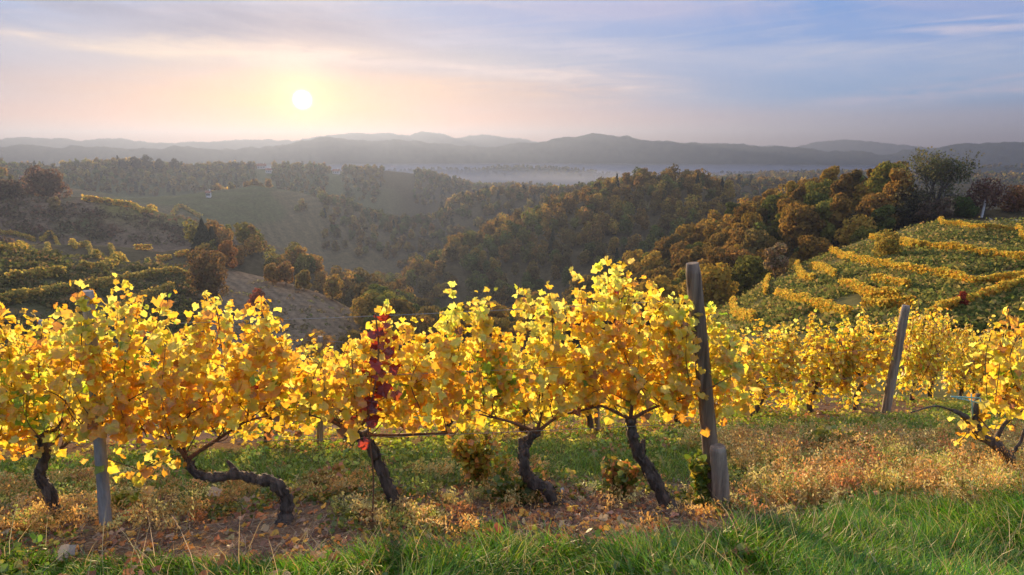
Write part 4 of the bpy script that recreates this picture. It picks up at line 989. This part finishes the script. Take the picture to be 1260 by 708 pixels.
# ------------------------------------------------------------------ houses on the far ridge
def box(A, x0, x1, y0, y1, z0, z1, mat=0):
    V = np.array([(x, y, z) for z in (z0, z1) for y in (y0, y1) for x in (x0, x1)]); A.add(V, np.array([(0,2,3,1),(4,5,7,6),(0,1,5,4),(2,6,7,3),(0,4,6,2),(1,3,7,5)]), None, mat)
def house(px, py, rmin, w, d, h, label, rot=0., wallmat=M_wall, tower=False):
    p = hit(px, py, rmin); root = empty('house', p); root.rotation_euler = (0, 0, rot); tag(root, label, 'house')
    A = Acc(); box(A, -w/2, w/2, -d/2, d/2, -2, h); V = np.array([(-w/2,-d/2,h),(-w/2,d/2,h),(-w/2,0,h+d*.38),(w/2,-d/2,h),(w/2,d/2,h),(w/2,0,h+d*.38)]); A.add(V, np.array([(0,2,1),(3,4,5)]))
    if tower: box(A, w*.5, w*.5+4, -2, 2, -2, h*1.7)
    link('wall', A.build('house_wall', [wallmat]), root)
    A = Acc(); o = .5; t = .25; zr = h + d * .38
    for s in (-1, 1):
        y0 = s * (d/2 + o); z0 = h - o * .76
        V = np.array([(-w/2-o,0,zr+.02),(w/2+o,0,zr+.02),(w/2+o,y0,z0),(-w/2-o,y0,z0)]); V2 = V + (0, 0, t)
        A.add(np.vstack([V, V2]), np.array([(0,1,2,3),(7,6,5,4),(3,2,6,7),(0,3,7,4),(1,5,6,2)]))
    rf = link('roof', A.build('house_roof', [M_roof]), root)
    A = Acc(); box(A, w*.2, w*.2+1, -.5, .5, zr - 1, zr + 1.4); link('chimney', A.build('chimney', [M_wall]), rf)
    for k in range(3):
        A = Acc(); x = -w * .3 + k * w * .3; box(A, x - .5, x + .5, -d/2 - .06, -d/2 + .05, h * .35, h * .35 + 1.5); link('window', A.build('window', [M_glass]), root)
house(484, 209, 950, 18, 10, 8, 'dark farmhouse block with turret on the misty ridge left of centre', .3, flatmat('old_stone', (.22, .19, .17)), True)
house(500, 210, 950, 16, 10, 6, 'lower farmhouse right of the turreted one on the misty ridge', -.2, flatmat('old_stone_b', (.22, .19, .17)))
house(322, 208, 950, 12, 8, 4.5, 'small white house right of the skyline trees', .2)
house(331, 213, 800, 8, 6, 4, 'tiny white house below the ridge right of the skyline trees', .1)
house(414, 214, 950, 10, 7, 4, 'small pale house on the misty ridge near the middle', .0)
house(31, 222, 500, 10, 6, 3, 'small pale house beside the russet tree at the left', .4)
house(257, 243, 500, 3.5, 3.5, 4.0, 'narrow pale hut on the hill of fields', .1)

# ------------------------------------------------------------------ sun, sky, haze
SAZ, SEL = azz(372, 123); SAZ = float(SAZ); SEL = math.atan(float(SEL))
sd = Vector((math.sin(SAZ) * math.cos(SEL), math.cos(SAZ) * math.cos(SEL), math.sin(SEL)))
sun = bpy.data.lights.new('sun', 'SUN'); sun.energy = 5.0; sun.angle = math.radians(.6); sun.color = (1, .71, .38)
so = bpy.data.objects.new('sun', sun); C.objects.link(so); so.rotation_euler = (-sd).to_track_quat('-Z', 'Y').to_euler(); so.location = (0, 0, 50)

w = bpy.data.worlds.new('World'); sc.world = w; w.use_nodes = True; nt = w.node_tree; nt.nodes.clear(); L = nt.links.new
out = nt.nodes.new('ShaderNodeOutputWorld'); bg = nt.nodes.new('ShaderNodeBackground')
SKY_STR = .08; KS = .305
bg.inputs['Strength'].default_value = SKY_STR
sky = nt.nodes.new('ShaderNodeTexSky'); sky.sky_type = 'NISHITA'; sky.sun_disc = False; sky.sun_elevation = SEL; sky.sun_rotation = SAZ
sky.air_density = 1.0; sky.dust_density = 1.5; sky.ozone_density = 2.0; sky.altitude = 300
tc = nt.nodes.new('ShaderNodeTexCoord'); sx = nt.nodes.new('ShaderNodeSeparateXYZ'); L(tc.outputs['Generated'], sx.inputs[0])
def mth(op, a, b=None, c=None, clamp=False):
    n = nt.nodes.new('ShaderNodeMath'); n.operation = op; n.use_clamp = clamp
    for i, v in enumerate((a, b, c)):
        if v is None: continue
        if isinstance(v, (int, float)): n.inputs[i].default_value = v
        else: L(v, n.inputs[i])
    return n.outputs[0]
def ramp(f, stops, interp='EASE'):
    n = nt.nodes.new('ShaderNodeValToRGB'); e = n.color_ramp.elements; n.color_ramp.interpolation = interp
    while len(e) < len(stops): e.new(.5)
    for i, (p, c) in enumerate(stops): e[i].position = p; e[i].color = (*c, 1)
    L(f, n.inputs[0]); return n.outputs[0]
def mix(f, a, b, mode='MIX'):
    n = nt.nodes.new('ShaderNodeMix'); n.data_type = 'RGBA'; n.blend_type = mode; n.clamp_factor = True
    for i, v in ((0, f), (6, a), (7, b)):
        if isinstance(v, (int, float)): n.inputs[i].default_value = v
        elif isinstance(v, tuple): n.inputs[i].default_value = (*v, 1)
        else: L(v, n.inputs[i])
    return n.outputs[2]
el = mth('ARCSINE', sx.outputs['Z']); azn = mth('ARCTAN2', sx.outputs['X'], sx.outputs['Y'])
e01 = mth('MULTIPLY', el, 1 / .25, clamp=True)               # 0 at the horizon, 1 at 14 degrees
def lin(*c): return tuple((v / 255) ** 2.2 for v in c)
warm = ramp(e01, [(0, lin(255,134,52)), (.13, lin(255,148,62)), (.27, lin(246,172,104)), (.46, lin(204,186,172)), (.70, lin(166,178,208)), (1, lin(150,170,222))])
cool = ramp(e01, [(0, lin(190,164,164)), (.12, lin(160,164,192)), (.28, lin(104,160,216)), (.55, lin(84,150,222)), (1, lin(90,142,215))])
daz = mth('ABSOLUTE', mth('SUBTRACT', azn, SAZ)); fz = mth('SMOOTH_MIN', mth('DIVIDE', daz, .66), 1.0, .3, clamp=True)
grad = mix(fz, warm, cool)
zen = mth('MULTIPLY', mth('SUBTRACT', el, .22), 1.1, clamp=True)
grad = mix(zen, grad, (.88, 1.0, 1.34))  # unseen upper sky made brighter, added fill to lift the ambient light
# keep the physical sky's shape in it
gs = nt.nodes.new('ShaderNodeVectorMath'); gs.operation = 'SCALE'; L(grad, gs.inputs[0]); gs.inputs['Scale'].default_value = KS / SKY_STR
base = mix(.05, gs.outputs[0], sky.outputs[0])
# cirrus: long streaks, slightly tilted
def cloud(sc_a, sc_e, tilt, seed, detail=6, dist=.6):
    cv = nt.nodes.new('ShaderNodeCombineXYZ'); L(mth('MULTIPLY', azn, sc_a), cv.inputs[0]); L(mth('ADD', mth('MULTIPLY', el, sc_e), mth('MULTIPLY', azn, tilt)), cv.inputs[1]); cv.inputs[2].default_value = seed
    n = nt.nodes.new('ShaderNodeTexNoise'); n.inputs['Scale'].default_value = 1; n.inputs['Detail'].default_value = detail; n.inputs['Roughness'].default_value = .55; n.inputs['Distortion'].default_value = dist; L(cv.outputs[0], n.inputs['Vector']); return n.outputs['Fac']
c1 = cloud(2.0, 16, 1.6, 3.1); c2 = cloud(4.5, 60, -5, 8.4, 8, .9); c3 = cloud(1.2, 9, 0.6, 1.7)
hi = mth('MULTIPLY', mth('SUBTRACT', el, .035), 12, clamp=True)
f1 = mth('MULTIPLY', mth('MULTIPLY', mth('SUBTRACT', c1, .46), 6, clamp=True), hi)
f2 = mth('MULTIPLY', mth('MULTIPLY', mth('SUBTRACT', c2, .50), 5, clamp=True), mth('MULTIPLY', mth('SUBTRACT', el, .02), 10, clamp=True))
f3 = mth('MULTIPLY', mth('MULTIPLY', mth('SUBTRACT', c3, .42), 5, clamp=True), hi)
ccol = mix(fz, lin(226, 204, 204), lin(206, 206, 220))
sc2 = nt.nodes.new('ShaderNodeVectorMath'); sc2.operation = 'SCALE'; L(ccol, sc2.inputs[0]); sc2.inputs['Scale'].default_value = KS / SKY_STR
gcol = nt.nodes.new('ShaderNodeVectorMath'); gcol.operation = 'SCALE'; L(mix(fz, lin(196, 186, 196), lin(176, 182, 214)), gcol.inputs[0]); gcol.inputs['Scale'].default_value = KS / SKY_STR
s1 = mix(mth('MULTIPLY', f3, .45), base, gcol.outputs[0]); s2 = mix(mth('MULTIPLY', f1, .45), s1, sc2.outputs[0]); s3 = mix(mth('MULTIPLY', f2, .35), s2, sc2.outputs[0])
wisp = cloud(7, 70, 0, 5.5, 8, 1.2); soft = cloud(3, 14, 2, 9.3, 5, .8)
def band(cur, x0, y0, x1, y1, wpx, amt, col, nz, lo=.35, fade=.12):
    a0, a1, e0, e1 = (x0 - 630) / 855, (x1 - 630) / 855, (180 - y0) / 855, (180 - y1) / 855
    k = (e1 - e0) / (a1 - a0)
    d = mth('DIVIDE', mth('SUBTRACT', el, mth('ADD', mth('MULTIPLY', mth('SUBTRACT', azn, a0), k), mth('ADD', e0, mth('MULTIPLY', mth('SUBTRACT', soft, .5), .05)))), wpx / 855)
    g = mth('EXPONENT', mth('MULTIPLY', mth('MULTIPLY', d, d), -1.0))
    t0 = mth('DIVIDE', mth('SUBTRACT', azn, a0 - fade), fade, clamp=True); t1 = mth('DIVIDE', mth('SUBTRACT', a1 + fade, azn), fade, clamp=True)
    n = mth('MULTIPLY', mth('SUBTRACT', nz, lo), 3.2, clamp=True)
    f = mth('MULTIPLY', mth('MULTIPLY', g, n), mth('MULTIPLY', mth('MULTIPLY', t0, t1), amt))
    q = nt.nodes.new('ShaderNodeVectorMath'); q.operation = 'SCALE'; q.inputs[0].default_value = lin(*col); q.inputs['Scale'].default_value = KS / SKY_STR
    return mix(f, cur, q.outputs[0])
s3 = band(s3, 80, 30, 420, 60, 36, .9, (152, 154, 176), soft, .30, .2)
s3 = band(s3, 300, 105, 700, 118, 10, .7, (255, 206, 165), wisp)
s3 = band(s3, -60, 78, 430, 76, 10, .95, (248, 222, 200), wisp, .32)
s3 = band(s3, 400, 78, 760, 106, 9, .95, (236, 214, 208), wisp, .32)
s3 = band(s3, -60, 50, 120, 70, 22, .5, (214, 206, 214), soft)
s3 = band(s3, 560, 60, 760, 72, 10, .8, (206, 202, 218), wisp)
s3 = band(s3, 660, 22, 1300, 36, 24, .9, (184, 184, 216), soft, .30, .2)
s3 = band(s3, 1100, 62, 1300, 78, 8, .9, (206, 202, 222), wisp)
s3 = band(s3, 1040, 128, 1160, 120, 9, .8, (204, 194, 212), wisp)
s3 = band(s3, 580, 138, 720, 134, 7, .4, (232, 196, 186), wisp)
# glare round the sun and the sun itself, thin cloud in front
dv = nt.nodes.new('ShaderNodeVectorMath'); dv.operation = 'DOT_PRODUCT'; L(tc.outputs['Generated'], dv.inputs[0]); dv.inputs[1].default_value = sd
ang = mth('ARCCOSINE', mth('MINIMUM', dv.outputs['Value'], 1.0))
def glow(width, amp, col, p=1.0):
    g = mth('MULTIPLY', mth('EXPONENT', mth('MULTIPLY', mth('POWER', mth('DIVIDE', ang, width), p), -1.0)), amp / SKY_STR)
    n = nt.nodes.new('ShaderNodeVectorMath'); n.operation = 'SCALE'; n.inputs[0].default_value = col; L(g, n.inputs['Scale']); return n.outputs[0]
def vadd(a, b):
    n = nt.nodes.new('ShaderNodeVectorMath'); n.operation = 'ADD'; L(a, n.inputs[0]); L(b, n.inputs[1]); return n.outputs[0]
tot = vadd(s3, glow(.13, .05, (1, .50, .16))); tot = vadd(tot, glow(.028, .34, (1, .60, .20))); tot = vadd(tot, glow(.0066, 50., (1, .92, .70), 2.6))
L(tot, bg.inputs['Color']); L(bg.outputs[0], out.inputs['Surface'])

def volbox(name, x0, x1, y0, y1, z0, z1, dens, col, aniso, label):
    A = Acc(); box(A, x0, x1, y0, y1, z0, z1); m, nt_, out_ = newmat(name)
    v = nt_.nodes.new('ShaderNodeVolumePrincipled'); v.inputs['Color'].default_value = (*col, 1); v.inputs['Density'].default_value = dens; v.inputs['Anisotropy'].default_value = aniso
    nt_.links.new(v.outputs[0], out_.inputs['Volume']); o = link(name, A.build(name, [m])); tag(o, label, 'haze', kind='stuff'); o.visible_shadow = True
    return o
volbox('haze', -6500, 6500, -6500, 6500, -215, 135, 1 / 3200., (.19, .24, .385), .50, 'thin blue evening haze over the whole valley')
volbox('mist', -5200, 5200, 1350, 5900, -205, -61, 1 / 520., (.56, .62, .76), .25, 'pale mist bank lying low between the distant hills')

# ------------------------------------------------------------------ camera and render
cam = bpy.data.cameras.new('camera'); cam.sensor_width = 36; cam.lens = F / 1260 * 36; cam.clip_start = .05; cam.clip_end = 30000
co = bpy.data.objects.new('camera', cam); C.objects.link(co); co.location = (0, 0, CAMZ); co.rotation_euler = (PI / 2 - PITCH, 0, 0); sc.camera = co
vs = sc.view_settings; sc.display_settings.display_device = 'sRGB'; vs.view_transform = 'Standard'; vs.look = 'None'; vs.exposure = 1.78; vs.gamma = 1
try: vs.use_curve_mapping = False
except Exception: pass
cy = sc.cycles; cy.use_denoising = True; cy.denoising_prefilter = 'FAST'; cy.sample_clamp_indirect = 6; cy.max_bounces = 8; cy.diffuse_bounces = 5; cy.glossy_bounces = 2; cy.transmission_bounces = 4; cy.volume_bounces = 0; cy.transparent_max_bounces = 8
cy.use_adaptive_sampling = True; cy.adaptive_threshold = .02; cy.caustics_reflective = False; cy.caustics_refractive = False
